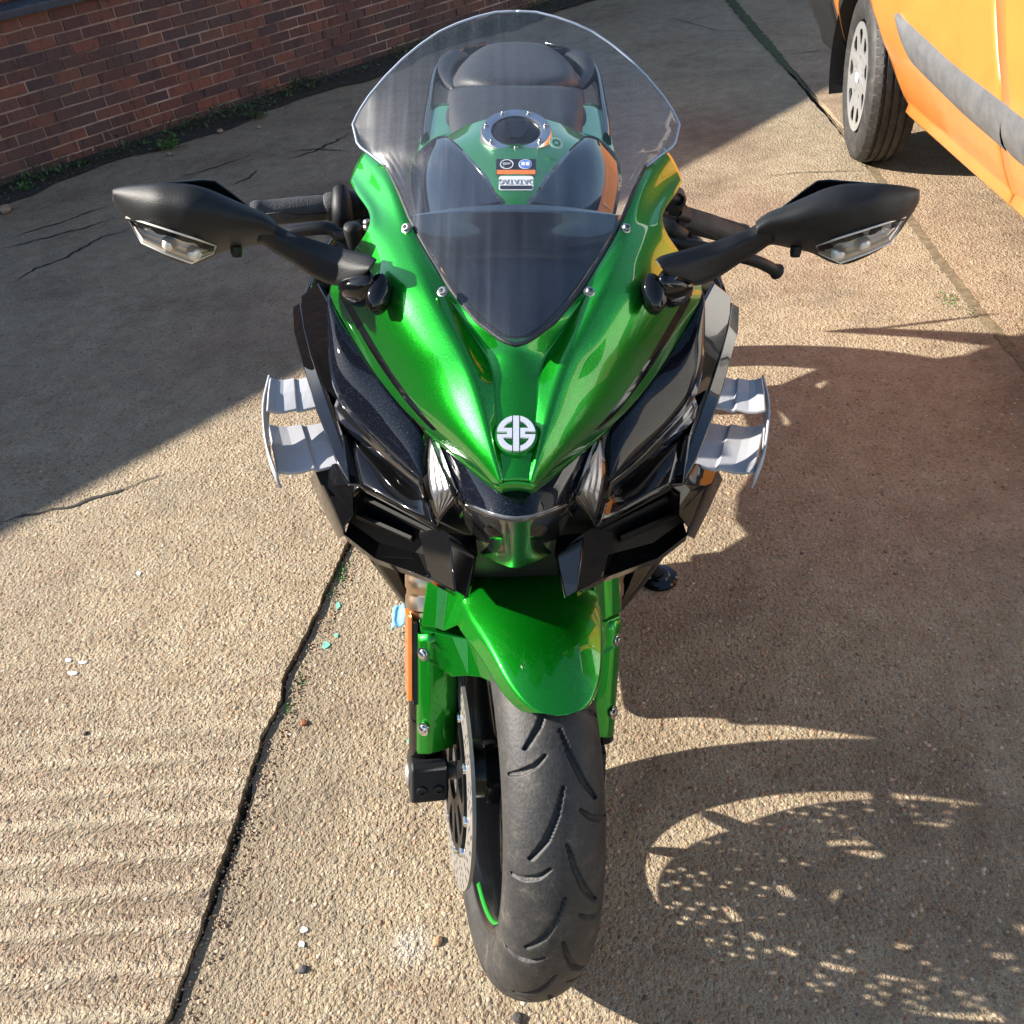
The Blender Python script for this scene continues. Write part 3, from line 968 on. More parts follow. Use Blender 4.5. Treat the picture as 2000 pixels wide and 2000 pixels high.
# the front wheel, turned a little
def van_wheel(c, steer, name='wheel'):
    rot = Matrix.Rotation(steer, 3, 'Z')
    cc = Vector(c)
    def place(p): return cc + rot @ Vector(p)
    ro = empty(name, cc - VO)
    ro.parent = van
    # tyre: outer side at -x
    ty = MB()
    prof = [(0.198, -0.062), (0.205, -0.080), (0.225, -0.092), (0.258, -0.096), (0.285, -0.090), (0.303, -0.078), (0.312, -0.066)]
    for g_ in (-0.045, -0.015, 0.015, 0.045):
        prof += [(0.317, g_ - 0.006), (0.309, g_ - 0.004), (0.309, g_ + 0.004), (0.317, g_ + 0.006)]
    prof += [(0.312, 0.066), (0.303, 0.078), (0.285, 0.090), (0.258, 0.096), (0.205, 0.08)]
    ty.lathe(prof, (0, 0, 0), (1, 0, 0), 96)
    # shoulder blocks
    for i in range(60):
        w = 2 * pi * i / 60
        rd = Vector((0, cos(w), sin(w)))
        tg = Vector((0, -sin(w), cos(w)))
        for sd in (-1, 1):
            a = rd * 0.3175 + Vector((sd * 0.055, 0, 0))
            b_ = rd * 0.304 + Vector((sd * 0.0805, 0, 0))
            ty.add([a - tg * 0.012, a + tg * 0.012, b_ + tg * 0.0125, b_ - tg * 0.0125], [(0, 1, 2, 3)])
    ty.xf(lambda p: place(p))
    ty.build('tyre', tyre_mat('van_tyre_rubber'), ro, off=cc, auto=35)
    rm = MB().lathe([(0.20, -0.06), (0.19, -0.03), (0.185, 0.02), (0.05, 0.02)], (0, 0, 0), (1, 0, 0), 48).xf(place)
    rm.build('rim', M['dark_metal'], ro, off=cc)
    def dome(co):
        r = sqrt(co.x ** 2 + co.y ** 2)
        x = -0.080 - 0.006 * (r / 0.2) ** 2 - co.z
        return place((x, co.x, co.y)) - cc
    rings = [[(0.198 * cos(2 * pi * i / 72), 0.198 * sin(2 * pi * i / 72)) for i in range(72)]]
    for k in range(9):
        a = 2 * pi * k / 9
        pts = []
        for (r, t) in ((0.118, -0.10), (0.160, -0.20), (0.172, -0.12), (0.174, 0.12), (0.160, 0.20), (0.118, 0.10)):
            pts.append((r * cos(a + t), r * sin(a + t)))
        rings.append(pts)
    for k in range(5):
        a = 2 * pi * k / 5 + 0.3
        rings.append([(0.075 * cos(a) + 0.007 * cos(q), 0.075 * sin(a) + 0.007 * sin(q)) for q in [2 * pi * i / 8 for i in range(8)]])
    hc = flat_shape('wheel_trim', rings, 0.004, pbr('silver_wheel_trim', (0.40, 0.40, 0.395), 0.35, 0.55, vary=0.08), ro, dome)
    MB().lathe([(0.0, -0.003), (0.05, -0.002), (0.060, 0.003)], (-0.0835, 0, 0), (1, 0, 0), 40).xf(place).build('hub_cap', bpy.data.materials['silver_wheel_trim'], ro, off=cc)
    ov = [[(0.036 * cos(2 * pi * i / 32), 0.019 * sin(2 * pi * i / 32)) for i in range(32)]]
    flat_shape('badge', ov, 0.003, pbr('pale_blue_badge', (0.42, 0.45, 0.62), 0.3), ro, lambda co: place((-0.0885 - co.z, co.x, co.y)) - cc)
van_wheel((1.475, 4.0, 0.317), radians(-6.5), 'wheel')
rwh = MB().lathe([(0.18, -0.07), (0.25, -0.095), (0.30, -0.08), (0.317, -0.06), (0.317, 0.06), (0.30, 0.08)], (1.60, 1.75, 0.317), (1, 0, 0), 48)
rwh.build('rear_tyre', bpy.data.materials['van_tyre_rubber'], van, off=VO)

# white rendered workshop beyond the right edge, facing the sun: it is what the glossy panels mirror
wk = empty('workshop', (4.5, -0.5, 0))
tag(wk, 'white painted workshop wall with dark door openings, outside the picture on the right', 'building')
M['white_render'] = pbr('white_render', (0.56, 0.555, 0.53), 0.8, grain=0.6, gscale=60, vary=0.08, vscale=3)
wv = MB()
for c, d in (((4.65, -4.4, 1.3), (0.3, 3.2, 2.6)), ((4.65, -1.5, 2.35), (0.3, 2.6, 0.5)), ((4.65, 0.6, 1.3), (0.3, 1.6, 2.6)), ((4.65, 2.3, 2.5), (0.3, 1.8, 0.2)), ((4.65, 2.3, 0.45), (0.3, 1.8, 0.9)), ((4.65, 4.2, 1.3), (0.3, 2.0, 2.6))):
    wv.box(c, d)
wv.build('wall', M['white_render'], wk, off=(4.5, -0.5, 0), smooth=False)
MB().box((4.77, -1.5, 1.05), (0.06, 2.6, 2.1)).build('door', pbr('dark_door_paint', (0.03, 0.035, 0.05), 0.5), wk, off=(4.5, -0.5, 0), smooth=False)
MB().box((4.77, 2.3, 1.65), (0.04, 1.8, 1.5)).build('window', bpy.data.materials['dark_glass'], wk, off=(4.5, -0.5, 0), smooth=False)
MB().box((5.6, -0.4, 2.7), (2.3, 11.5, 0.16)).build('roof', pbr('grey_roof', (0.12, 0.12, 0.13), 0.7), wk, off=(4.5, -0.5, 0), smooth=False)

# unseen brick terrace added far left to keep low sky glare off the panels
hs = empty('glare_block_house', (-10.5, 0.0, 0))
tag(hs, 'unseen brick house added left of the yard to block low sky glare', 'building')
HO = Vector((-10.5, 0.0, 0))
MB().box((-12.5, -1.0, 2.1), (4.0, 22.0, 4.2)).build('wall', pbr('house_brick', (0.13, 0.06, 0.045), 0.9, vary=0.3, vscale=6), hs, off=HO, smooth=False)
rf_ = MB()
rf_.loft([[Vector((-10.3, y, 4.15)), Vector((-12.5, y, 4.9)), Vector((-14.7, y, 4.15))] for y in (-12.2, 10.2)])
rf_.build('roof', pbr('slate_roof', (0.07, 0.07, 0.075), 0.7), hs, off=HO, smooth=False)
for k in range(6):
    w_ = MB().box((-10.48, -9.5 + 3.4 * k, 2.2), (0.06, 1.1, 1.4)).build('window', bpy.data.materials['old_white_paint'], hs, off=HO, smooth=False)
    MB().box((-10.44, -9.5 + 3.4 * k, 2.2), (0.02, 0.9, 1.2)).build('pane', bpy.data.materials['dark_glass'], w_, off=HO, smooth=False)

# ------------------------------------------------------------------ motorcycle
BO = Vector((0, 1.5, 0))
bike = empty('motorcycle', BO, (0, LEAN, 0))
tag(bike, 'green and black sports touring motorcycle leaning on its side stand', 'motorcycle')

def half(pts, s):
    return [Q(du * s, v, y) for du, v, y in pts]

def pair(name, rows, mat, parent=bike, sub=2, solid=0.004, ccol=(), crow=(), edge=0.0, smooth=True, bevel=0.0, label=None):
    """a panel for each side of the machine from a grid of (du, v, depth)"""
    r, c = len(rows), len(rows[0])
    res = []
    for s in (1, -1):
        vs = [Q(du * s, v, y) for row in rows for du, v, y in row]
        cr = []
        for j in ccol: cr += [(i * c + j, (i + 1) * c + j, 1.0) for i in range(r - 1)]
        for i in crow: cr += [(i * c + j, i * c + j + 1, 1.0) for j in range(c - 1)]
        res.append(mesh_obj(name, vs, grid_faces(r, c), mat, parent, sub=sub, solid=solid, crease=cr, off=BO, smooth=smooth, bevel=bevel))
    return res

def centre(name, rows, mat, parent=bike, sub=2, solid=0.004, ccol=(), crow=(), stripe=None, smat=None, crease_list=()):
    """a panel across the middle: each row runs from the centre line outwards, mirrored"""
    full = [[(-du, v, y) for du, v, y in reversed(row[1:])] + list(row) for row in rows]
    r, c = len(full), len(full[0])
    m0 = len(rows[0]) - 1
    vs = [Q(du, v, y) for row in full for du, v, y in row]
    cr = []
    for j in ccol:
        for jj in {m0 + j, m0 - j}: cr += [(i * c + jj, (i + 1) * c + jj, 1.0) for i in range(r - 1)]
    for i in crow: cr += [(i * c + j, i * c + j + 1, 1.0) for j in range(c - 1)]
    for (i0, i1, j, w) in crease_list:
        for jj in {m0 + j, m0 - j}: cr += [(i * c + jj, (i + 1) * c + jj, w) for i in range(i0, i1)]
    o = mesh_obj(name, vs, grid_faces(r, c), mat, parent, sub=sub, solid=solid, crease=cr, off=BO)
    return o

def facets(name, pts, fs, mat, parent=bike, bevel=0.0015, solid=0.0, sub=0, smooth=True):
    res = []
    for s in (1, -1):
        res.append(mesh_obj(name, half(pts, s), fs, mat, parent, smooth=smooth, bevel=bevel, off=BO, solid=solid, sub=sub, bseg=3) if bevel else mesh_obj(name, half(pts, s), fs, mat, parent, smooth=False, off=BO, solid=solid))
    return res

# ---- upper fairing: two wings beside the screen that join below it into the nose
UP = [  # c0 screen edge or centre, c1 inner crease, c2 ridge, c3 bulge, c4 lower edge   (du, v, depth)
    [(289, 293, 1.105), (300, 305, 1.100), (308, 320, 1.102), (316, 337, 1.100), (322, 355, 1.090)],
    [(256, 322, 1.055), (268, 335, 1.050), (280, 350, 1.053), (294, 367, 1.055), (306, 386, 1.047)],
    [(231, 366, 1.010), (241, 375, 1.003), (253, 387, 1.007), (267, 400, 1.012), (281, 415, 1.006)],
    [(206, 427, 0.965), (218, 432, 0.957), (234, 438, 0.960), (257, 444, 0.985), (282, 447, 0.976)],
    [(183, 478, 0.930), (195, 480, 0.920), (215, 483, 0.923), (258, 488, 0.965), (313, 489, 0.985)],
    [(155, 523, 0.898), (168, 523, 0.889), (191, 522, 0.890), (262, 530, 0.955), (346, 536, 1.030)],
    [(124, 569, 0.868), (141, 568, 0.868), (171, 563, 0.862), (268, 567, 0.935), (368, 569, 1.025)],
    [(100, 600, 0.851), (121, 598, 0.855), (151, 603, 0.843), (248, 606, 0.905), (345, 609, 0.997)],
    [(74, 632, 0.833), (100, 631, 0.841), (130, 641, 0.826), (222, 648, 0.872), (326, 643, 0.972)],
    [(36, 662, 0.815), (73, 672, 0.826), (109, 680, 0.808), (195, 695, 0.847), (298, 691, 0.938)],
    [(0, 682, 0.808), (55, 704, 0.813), (95, 709, 0.797), (169, 738, 0.823), (266, 738, 0.905)],
    [(0, 738, 0.790), (43, 742, 0.793), (79, 757, 0.777), (140, 786, 0.798), (222, 794, 0.864)],
    [(0, 800, 0.760), (42, 800, 0.763), (61, 820, 0.748), (112, 838, 0.768), (176, 837, 0.832)],
    [(0, 872, 0.729), (36, 874, 0.731), (46, 880, 0.721), (76, 893, 0.735), (108, 890, 0.772)],
    [(0, 938, 0.702), (26, 941, 0.7025), (30, 944, 0.701), (40, 947, 0.709), (52, 936, 0.733)]]
rows = []
for i, row in enumerate(UP):
    a, b = Vector(row[3]), Vector(row[4])
    if 3 <= i <= 13:
        a.z = lerp(row[2][2], a.z, 0.27)
        row[3] = tuple(a)
    k1, k2 = (0.62, 0.80) if 5 < i < 13 else (0.62, 0.80)
    p1 = a.lerp(b, k1 + 0.02)
    p2 = a.lerp(b, k2)
    bul = 0.006 * (1 if 3 < i < 13 else 0.3)
    rows.append(list(row[:4]) + [(p1.x, p1.y, p1.z - bul), (p2.x, p2.y, p2.z - bul * 0.6), row[4]])
def upper_fairing():
    c = len(rows[0])
    vs, idx, fs, cr, stripe = [], {}, [], [], []
    for s in (1, -1):
        for i, row in enumerate(rows):
            for j, (du, v, y) in enumerate(row):
                if j == 0 and i >= 10 and s == -1:
                    idx[(s, i, j)] = idx[(1, i, j)]
                    continue
                idx[(s, i, j)] = len(vs)
                vs.append(Q(du * s, v, y))
    n = len(rows)
    for s in (1, -1):
        for i in range(n - 1):
            for j in range(c - 1):
                if j == 4 and 6 <= i <= 11: stripe.append(len(fs))
                fs.append((idx[(s, i, j)], idx[(s, i, j + 1)], idx[(s, i + 1, j + 1)], idx[(s, i + 1, j)]))
        for i in range(n - 1):
            for j, lo, hi, w in ((1, 5, 14, 1.0), (2, 3, 14, 0.92), (4, 5, 13, 1.0), (5, 5, 13, 1.0)):
                if lo <= i < hi: cr.append((idx[(s, i, j)], idx[(s, i + 1, j)], w))
        for j in range(0, 1): cr.append((idx[(s, 10, j)], idx[(s, 10, j + 1)], 0.3))
        cr.append((idx[(s, 11, 0)], idx[(s, 11, 1)], 0.6))
        # closing strip beside the tip of the screen (centre triangle)
    fs.append((idx[(1, 10, 0)], idx[(1, 9, 0)], idx[(-1, 9, 0)]))
    me_o = mesh_obj('upper_fairing', vs, fs, M['green'], bike, sub=3, solid=0.004, crease=cr, off=BO)
    me_o.data.materials.append(M['gloss_black'])
    for k in stripe: me_o.data.polygons[k].material_index = 1
    return me_o
fairing = upper_fairing()
# beak lip closing the front of the nose
lip = [[(0, 939, 0.7005), (26, 942, 0.7012), (30, 945, 0.700)], [(0, 955, 0.704), (24, 958, 0.7045), (29, 962, 0.704)], [(0, 957, 0.735), (24, 960, 0.735), (29, 964, 0.735)]]
centre('beak_lip', lip, M['green'], fairing, sub=1, solid=0.002, ccol=(2,), crow=(1,))
pair('beak_lip', [[(29.5, 945, 0.701), (52, 937, 0.733), (108, 891, 0.773), (176, 838, 0.833)], [(29.5, 963, 0.706), (57, 945, 0.738), (113, 897, 0.778), (178, 842, 0.838)], [(27, 966, 0.735), (55, 948, 0.765), (110, 900, 0.80), (172, 846, 0.86)]], M['green'], fairing, sub=1, solid=0.002, crow=(1,))

# ---- windscreen
def screen_pt(c, r, dy=0.0):
    """c: -1..1 across, r: 0 top .. 1 bottom"""
    TOP = [(0, 22), (40, 24), (77, 33), (115, 46), (150, 62), (187, 87), (222, 116), (256, 150), (287, 187), (308, 219), (319, 243)]
    BOT = [(0, 674), (20, 668), (34, 660), (77, 628), (124, 570), (164, 507), (207, 427), (232, 366), (252, 327), (285, 301), (309, 284), (319, 252)]
    du = abs(c) * 319
    vt, vb = interp(TOP, du), interp(BOT, du)
    v = lerp(vt, vb, r)
    yc = interp([(22, 1.175), (120, 1.115), (250, 1.035), (400, 0.945), (500, 0.888), (600, 0.836), (674, 0.802)], v)
    ye = interp([(22, 1.175), (120, 1.150), (250, 1.110), (330, 1.046), (366, 1.005), (427, 0.960), (507, 0.905), (570, 0.863), (630, 0.829), (674, 0.802)], v)
    wv = max(20.0, interp([(22, 150), (60, 180), (116, 260), (187, 300), (250, 319), (301, 285), (327, 252), (366, 232), (427, 207), (507, 164), (570, 124), (628, 77), (660, 34), (674, 20)], v))
    k = min(1.0, du / wv)
    y = lerp(yc, ye, k * k)
    return Q((1 if c >= 0 else -1) * du, v, y - 0.004 + dy)
NC, NR = 48, 36
vs = []
for i in range(NR + 1):
    for j in range(NC + 1):
        c = -1 + 2 * j / NC
        c = (1 if c >= 0 else -1) * (1 - (1 - abs(c)) ** 1.25)
        vs.append(screen_pt(c * 0.998, i / NR))
for _ in range(2):
    pass
ws = mesh_obj('windscreen', vs, grid_faces(NR + 1, NC + 1), M['screen'], bike, off=BO)
# polished edge of the screen
for s in (1, -1):
    e = [screen_pt(s * k / 40, 0.0) for k in range(0, 41)] + [screen_pt(s * (40 - k) / 40 * 0.999, 1.0) for k in range(1, 9)]
    MB().tube(e, 0.0014, 8).build('screen_edge', pbr('polished_edge', (0.36, 0.41, 0.50), 0.2, 0.0) if s == 1 else bpy.data.materials['polished_edge'], ws, off=BO)
# dark rubber seal along the lower edge
for s in (1, -1):
    e = [screen_pt(s * (1 - k / 40) * 0.93, 1.0, 0.004) for k in range(0, 41)]
    MB().tube(e, 0.0022, 6).build('screen_seal', M['matt_black'], ws, off=BO)

def oriented(o, n, up=Vector((0, 0, 1))):
    n = n.normalized()
    x = up.cross(n).normalized()
    y = n.cross(x)
    return lambda co: o + x * co.x + y * co.y + n * co.z

def socket_screw(pos, n, r, parent, mat=None, name='screw'):
    n = Vector(n).normalized()
    MB().lathe([(r * 1.3, -0.001), (r * 1.3, 0.0008), (r, 0.0012), (r * 0.96, r * 0.75), (r * 0.8, r * 0.95), (r * 0.48, r * 0.95), (r * 0.42, r * 0.25), (0.0, r * 0.2)], pos, n, 20).build(name, mat or M['bolt'], parent, off=BO, auto=40)
for du, v, y, n in ((268, 340, 1.060, (0.45, -0.55, 0.7)), (214, 446, 0.948, (0.4, -0.6, 0.7)), (143, 570, 0.857, (0.3, -0.6, 0.74))):
    for s in (1, -1):
        socket_screw(Q(du * s, v, y - 0.004), (n[0] * s, n[1], n[2]), 0.0042, fairing)

# ---- round badge on the nose
ec = Q(0, 852, 0.7355)
tdir = (Q(0, 800, 0.760) - Q(0, 905, 0.7155)).normalized()
en = Vector((1, 0, 0)).cross(tdir).normalized()
if en.y > 0: en = -en
ER = 0.0178
efn = oriented(ec + en * 0.0055, en, tdir)
def earc(r, a0, a1, n=14): return [(r * cos(radians(lerp(a0, a1, i / n))), r * sin(radians(lerp(a0, a1, i / n)))) for i in range(n + 1)]
def half_badge(sx):
    a0 = math.degrees(math.acos(0.21))
    o = earc(1.0, a0, 174, 24)
    o = [(-x, y) for x, y in earc(1.0, a0, 174.5, 24)] if False else o
    # left half (x<0): from the top round to the slot, back along it, on to the bottom, then up the straight inner side
    top = earc(1.0, 180 - a0, 174.5, 20)
    bot = earc(1.0, 183, 180 + a0, 20)
    pts = top + [(-0.47, 0.10), (-0.47, -0.05)] + bot
    w1 = [(-0.21, -0.70)] + earc(0.72, 255, 199, 12) + [(-0.66, -0.24), (-0.21, -0.24)]
    w2 = [(-0.21, 0.30), (-0.63, 0.30)] + earc(0.72, 153, 107, 12)
    pts = pts + w1 + w2
    return [(sx * -x * ER, y * ER) for x, y in pts]
M['badge'] = pbr('badge_silver', (0.78, 0.79, 0.84), 0.22, 0.35, 0.5)
badge = MB().lathe([(0.0, 0.0), (ER * 1.12, 0.0), (ER * 1.16, -0.004), (ER * 1.16, -0.02)], ec + en * 0.003, en, 48).build('badge', M['green'], bike, off=BO, auto=30)
for sx in (1, -1):
    flat_shape('badge_half', [half_badge(sx)], 0.004, M['badge'], badge, lambda co: efn(co) - BO)
flat_shape('badge_bar', [[(-0.155 * ER, -0.98 * ER), (0.155 * ER, -0.98 * ER), (0.155 * ER, 0.98 * ER), (-0.155 * ER, 0.98 * ER)]], 0.0046, M['badge'], badge, lambda co: efn(co) - BO)

# ---- nose panel under the beak, headlight lens, position lights
NP = [[(0, 915, 0.745), (60, 905, 0.765), (110, 880, 0.795), (150, 858, 0.832)],
      [(0, 950, 0.722), (55, 940, 0.740), (102, 922, 0.770), (132, 903, 0.800)],
      [(0, 985, 0.705), (48, 975, 0.720), (92, 955, 0.748), (114, 943, 0.775)],
      [(0, 1016, 0.694), (46, 1003, 0.707), (80, 990, 0.729), (97, 981, 0.748)]]
nose = centre('nose_panel', NP, M['black_flake'], bike, sub=3, solid=0.004)
LN = [[(0, 1018, 0.6945), (46, 1005, 0.7075), (80, 992, 0.7295), (99, 983, 0.749)],
      [(0, 1040, 0.707), (44, 1030, 0.722), (80, 1014, 0.748), (103, 1003, 0.770)],
      [(0, 1066, 0.725), (34, 1055, 0.737), (62, 1040, 0.765), (96, 1024, 0.795)],
      [(0, 1092, 0.742), (28, 1085, 0.752), (54, 1074, 0.772), (70, 1060, 0.800)],
      [(0, 1110, 0.757), (24, 1101, 0.766), (48, 1090, 0.780), (66, 1080, 0.803)]]
head = centre('headlight', LN, pbr('dark_headlight', (0.012, 0.013, 0.014), 0.25, 0, 1.0, 0.03), bike, sub=3, solid=0.004)
lamp = MB()
for dx in (-0.018, 0.018):
    lamp.lathe([(0.0, 0.004), (0.009, 0.003), (0.014, -0.004)], Q(dx * 2000, 1042, 0.726), (0, -0.85, -0.5), 20)
lamp.build('headlight_projector', M['gloss_black'], head, off=BO)
centre('chrome_edge', [[(0, 1014, 0.6925), (46, 1001, 0.7055), (80, 988, 0.7275), (97, 979, 0.747)], [(0, 1019, 0.6922), (46, 1006, 0.7052), (80, 992.5, 0.7272), (98, 983, 0.7468)]], pbr('nose_edge', (0.10, 0.11, 0.13), 0.15, 0, 1.0), nose, sub=1, solid=0.002)
pair('headlight_surround', [[(151, 858, 0.834), (133, 904, 0.802), (115, 944, 0.777), (98, 982, 0.750), (100, 1000, 0.772)],
                            [(160, 855, 0.846), (147, 900, 0.812), (131, 940, 0.785), (112, 974, 0.760), (108, 1012, 0.785)],
                            [(166, 853, 0.838), (146, 908, 0.800), (128, 948, 0.770), (121, 968, 0.762), (118, 985, 0.775)]], M['gloss_black'], bike, sub=2, crow=(1,))
# position lights: bright ribbed reflector behind a clear lens
PLo = [(164, 848, 0.834), (142, 904, 0.793), (120, 962, 0.757), (117, 975, 0.755), (154, 1023, 0.772), (163, 992, 0.780), (170, 968, 0.788), (174, 925, 0.806), (170, 870, 0.832)]
for s in (1, -1):
    root_pl = None
    P = half(PLo, s)
    # reflector with ribs running along the lamp
    A_, B_ = catmull([P[0], P[1], P[2], P[3], P[4]], 6), catmull([P[0], P[8], P[7], P[6], P[5], P[4]], 6)
    n = 25
    A_ = [A_[min(len(A_) - 1, int(round(i * (len(A_) - 1) / (n - 1))))] for i in range(n)]
    B_ = [B_[min(len(B_) - 1, int(round(i * (len(B_) - 1) / (n - 1))))] for i in range(n)]
    w_ = 9
    vs = []
    for i in range(n):
        for j in range(w_ + 1):
            p = A_[i].lerp(B_[i], j / w_)
            vs.append(p + Vector((0, 0.010 + (0.0035 if j % 2 else 0.0), 0)))
    refl = mesh_obj('position_light', vs, grid_faces(n, w_ + 1), pbr('lamp_reflector', (0.40, 0.40, 0.41), 0.28, 0.85) if s == 1 else bpy.data.materials['lamp_reflector'], bike, smooth=False, off=BO)
    cvs = []
    for i in range(n):
        for j in range(5):
            p = A_[i].lerp(B_[i], j / 4)
            cvs.append(p + Vector((0, -0.004 - 0.006 * sin(pi * j / 4), 0.002)))
    mesh_obj('lens', cvs, grid_faces(n, 5), M['lens'], refl, off=BO)

# ---- black side panels
SP = [[(366, 572, 1.028), (366, 576, 1.024), (366, 582, 1.020), (366, 590, 1.018)],
      [(340, 618, 0.998), (352, 630, 0.984), (362, 645, 0.985), (366, 650, 1.002)],
      [(312, 668, 0.962), (334, 690, 0.948), (358, 710, 0.952), (365, 712, 0.972)],
      [(276, 722, 0.922), (306, 744, 0.916), (342, 764, 0.925), (353, 768, 0.942)],
      [(238, 778, 0.886), (272, 800, 0.887), (312, 811, 0.902), (325, 806, 0.920)],
      [(206, 812, 0.868), (238, 838, 0.862), (268, 856, 0.872), (278, 853, 0.890)],
      [(176, 844, 0.850), (204, 876, 0.835), (225, 896, 0.842), (236, 898, 0.858)],
      [(174, 880, 0.838), (186, 908, 0.820), (198, 920, 0.822), (206, 922, 0.835)],
      [(177, 922, 0.826), (180, 930, 0.815), (182, 934, 0.814), (186, 936, 0.820)]]
side = pair('side_panel', SP, M['black_flake'], bike, sub=2, ccol=(2,))
# fin below it
FN = [[(346, 776, 0.951), (352, 792, 0.958), (344, 824, 0.962), (330, 830, 0.985)],
      [(326, 806, 0.926), (328, 822, 0.930), (322, 846, 0.938), (312, 846, 0.96)],
      [(278, 853, 0.896), (280, 866, 0.899), (276, 884, 0.908), (268, 882, 0.93)],
      [(236, 898, 0.864), (236, 909, 0.866), (230, 926, 0.874), (224, 922, 0.90)],
      [(206, 923, 0.840), (204, 936, 0.840), (196, 956, 0.846), (190, 952, 0.87)],
      [(184, 938, 0.820), (182, 950, 0.818), (174, 977, 0.822), (172, 972, 0.85)]]
pair('cheek_fin', FN, M['gloss_lacquer'], bike, sub=2, ccol=(1, 2))
# brow over the intake
BR = [[(324, 846, 0.962), (312, 905, 0.915), (302, 950, 0.885), (294, 957, 0.880)],
      [(274, 886, 0.925), (272, 925, 0.893), (268, 962, 0.862), (262, 972, 0.862)],
      [(228, 928, 0.893), (228, 955, 0.866), (222, 988, 0.836), (216, 996, 0.838)],
      [(192, 960, 0.862), (190, 982, 0.838), (182, 1010, 0.810), (178, 1017, 0.813)],
      [(170, 974, 0.832), (166, 996, 0.806), (157, 1026, 0.786), (153, 1032, 0.79)]]
pair('intake_brow', BR, M['gloss_black'], bike, sub=2, ccol=(2,))
# side blades of the fairing
facets('fairing_blade', [(384, 553, 1.062), (417, 578, 1.076), (415, 612, 1.068), (405, 661, 1.050), (372, 752, 1.005), (340, 850, 0.945), (326, 948, 0.908), (301, 950, 0.890), (322, 850, 0.968), (364, 695, 1.008), (364, 590, 1.030)],
       [(0, 1, 2, 10), (2, 3, 9, 10), (3, 4, 8, 9), (4, 5, 8), (5, 6, 7, 8)], M['gloss_lacquer'], solid=0.005, bevel=0.004)
facets('outer_blade', [(418, 590, 1.115), (433, 599, 1.135), (431, 648, 1.110), (410, 731, 1.058), (392, 796, 1.018), (353, 899, 0.955), (327, 946, 0.915), (303, 953, 0.905), (331, 880, 0.965), (366, 780, 1.020), (396, 690, 1.068), (410, 640, 1.090)],
       [(0, 1, 2, 11), (11, 2, 3, 10), (10, 3, 4, 9), (9, 4, 5, 8), (8, 5, 6, 7)], M['gloss_lacquer'], solid=0.006, bevel=0.004)
# corner of the intake below the winglet
facets('intake_corner', [(327, 945, 0.912), (368, 950, 0.940), (380, 945, 0.952), (392, 916, 0.985), (336, 1030, 0.893), (334, 1046, 0.888), (318, 1006, 0.905), (319, 962, 0.900), (303, 951, 0.900), (350, 905, 0.962), (402, 935, 1.05), (372, 1000, 1.0), (346, 1052, 0.96)],
       [(0, 7, 6, 4, 1), (1, 4, 5, 2), (0, 1, 2, 3, 9), (0, 8, 7), (2, 5, 12, 11), (3, 2, 11, 10)], M['gloss_black'], solid=0.003, bevel=0.004)
# lower lip and fang
facets('intake_lip', [(334, 1046, 0.886), (274, 1091, 0.842), (189, 1122, 0.792), (169, 1128, 0.783), (118, 1154, 0.745), (326, 1020, 0.925), (268, 1062, 0.890), (200, 1080, 0.850), (180, 1085, 0.84), (330, 1054, 0.892), (272, 1099, 0.850), (188, 1129, 0.80), (166, 1136, 0.795), (118, 1163, 0.765)],
       [(0, 1, 6, 5), (1, 2, 7, 6), (2, 3, 8, 7), (0, 9, 10, 1), (1, 10, 11, 2), (2, 11, 12, 3), (3, 12, 13, 4)], M['gloss_black'], solid=0.003, bevel=0.0025)
facets('fang', [(119, 1153, 0.738), (95, 1168, 0.738), (76, 1083, 0.772), (131, 1046, 0.772), (163, 1071, 0.792), (190, 1041, 0.815), (169, 1128, 0.785), (91, 1164, 0.760), (72, 1080, 0.81), (150, 1030, 0.79), (80, 1046, 0.80)],
       [(0, 1, 3), (1, 2, 3), (0, 3, 4), (4, 3, 9, 5), (0, 4, 6), (4, 5, 6), (1, 7, 8, 2), (2, 10, 3)], M['gloss_black'], solid=0.0, bevel=0.0030)
# dark duct with its vanes
duct = facets('intake_duct', [(302, 955, 0.905), (156, 1034, 0.81), (330, 1020, 0.93), (200, 1085, 0.86), (300, 965, 1.02), (150, 1040, 0.95), (318, 1030, 1.03), (190, 1090, 0.97), (120, 1050, 0.80), (110, 1110, 0.80), (340, 1000, 0.94)],
              [(4, 5, 7, 6), (0, 1, 5, 4), (0, 4, 6, 2), (1, 8, 9, 3), (1, 3, 7, 5), (0, 2, 10)], M['black_hole'], bevel=0, solid=0.002)
for k, s in enumerate((1, -1)):
    for vv in ([(296, 972, 0.905), (160, 1040, 0.835), (158, 1046, 0.88), (296, 980, 0.94)], [(312, 1003, 0.925), (205, 1050, 0.865), (200, 1057, 0.90), (310, 1012, 0.955)]):
        mesh_obj('vane', half(vv, s), [(0, 1, 2, 3)], M['vane'], duct[k], smooth=False, off=BO, solid=0.004)
facets('duct_back', [(338, 1000, 0.965), (300, 952, 0.955), (140, 1026, 0.875), (92, 1046, 0.865), (92, 1128, 0.855), (180, 1112, 0.885), (275, 1086, 0.925), (205, 1060, 0.905)], [(0, 1, 7), (1, 2, 7), (2, 3, 4), (2, 4, 5, 7), (7, 5, 6), (7, 6, 0)], M['black_hole'], bevel=0, solid=0.002)
# bulkhead between the fangs and behind the nose, plus the panel under the nose
centre('nose_bulkhead', [[(0, 1000, 0.80), (60, 995, 0.81), (112, 990, 0.82), (175, 985, 0.86)], [(0, 1090, 0.83), (60, 1080, 0.83), (120, 1060, 0.84), (190, 1060, 0.90)], [(0, 1140, 0.90), (60, 1130, 0.90), (130, 1120, 0.90), (200, 1110, 0.95)]], M['black_hole'], bike, sub=1)

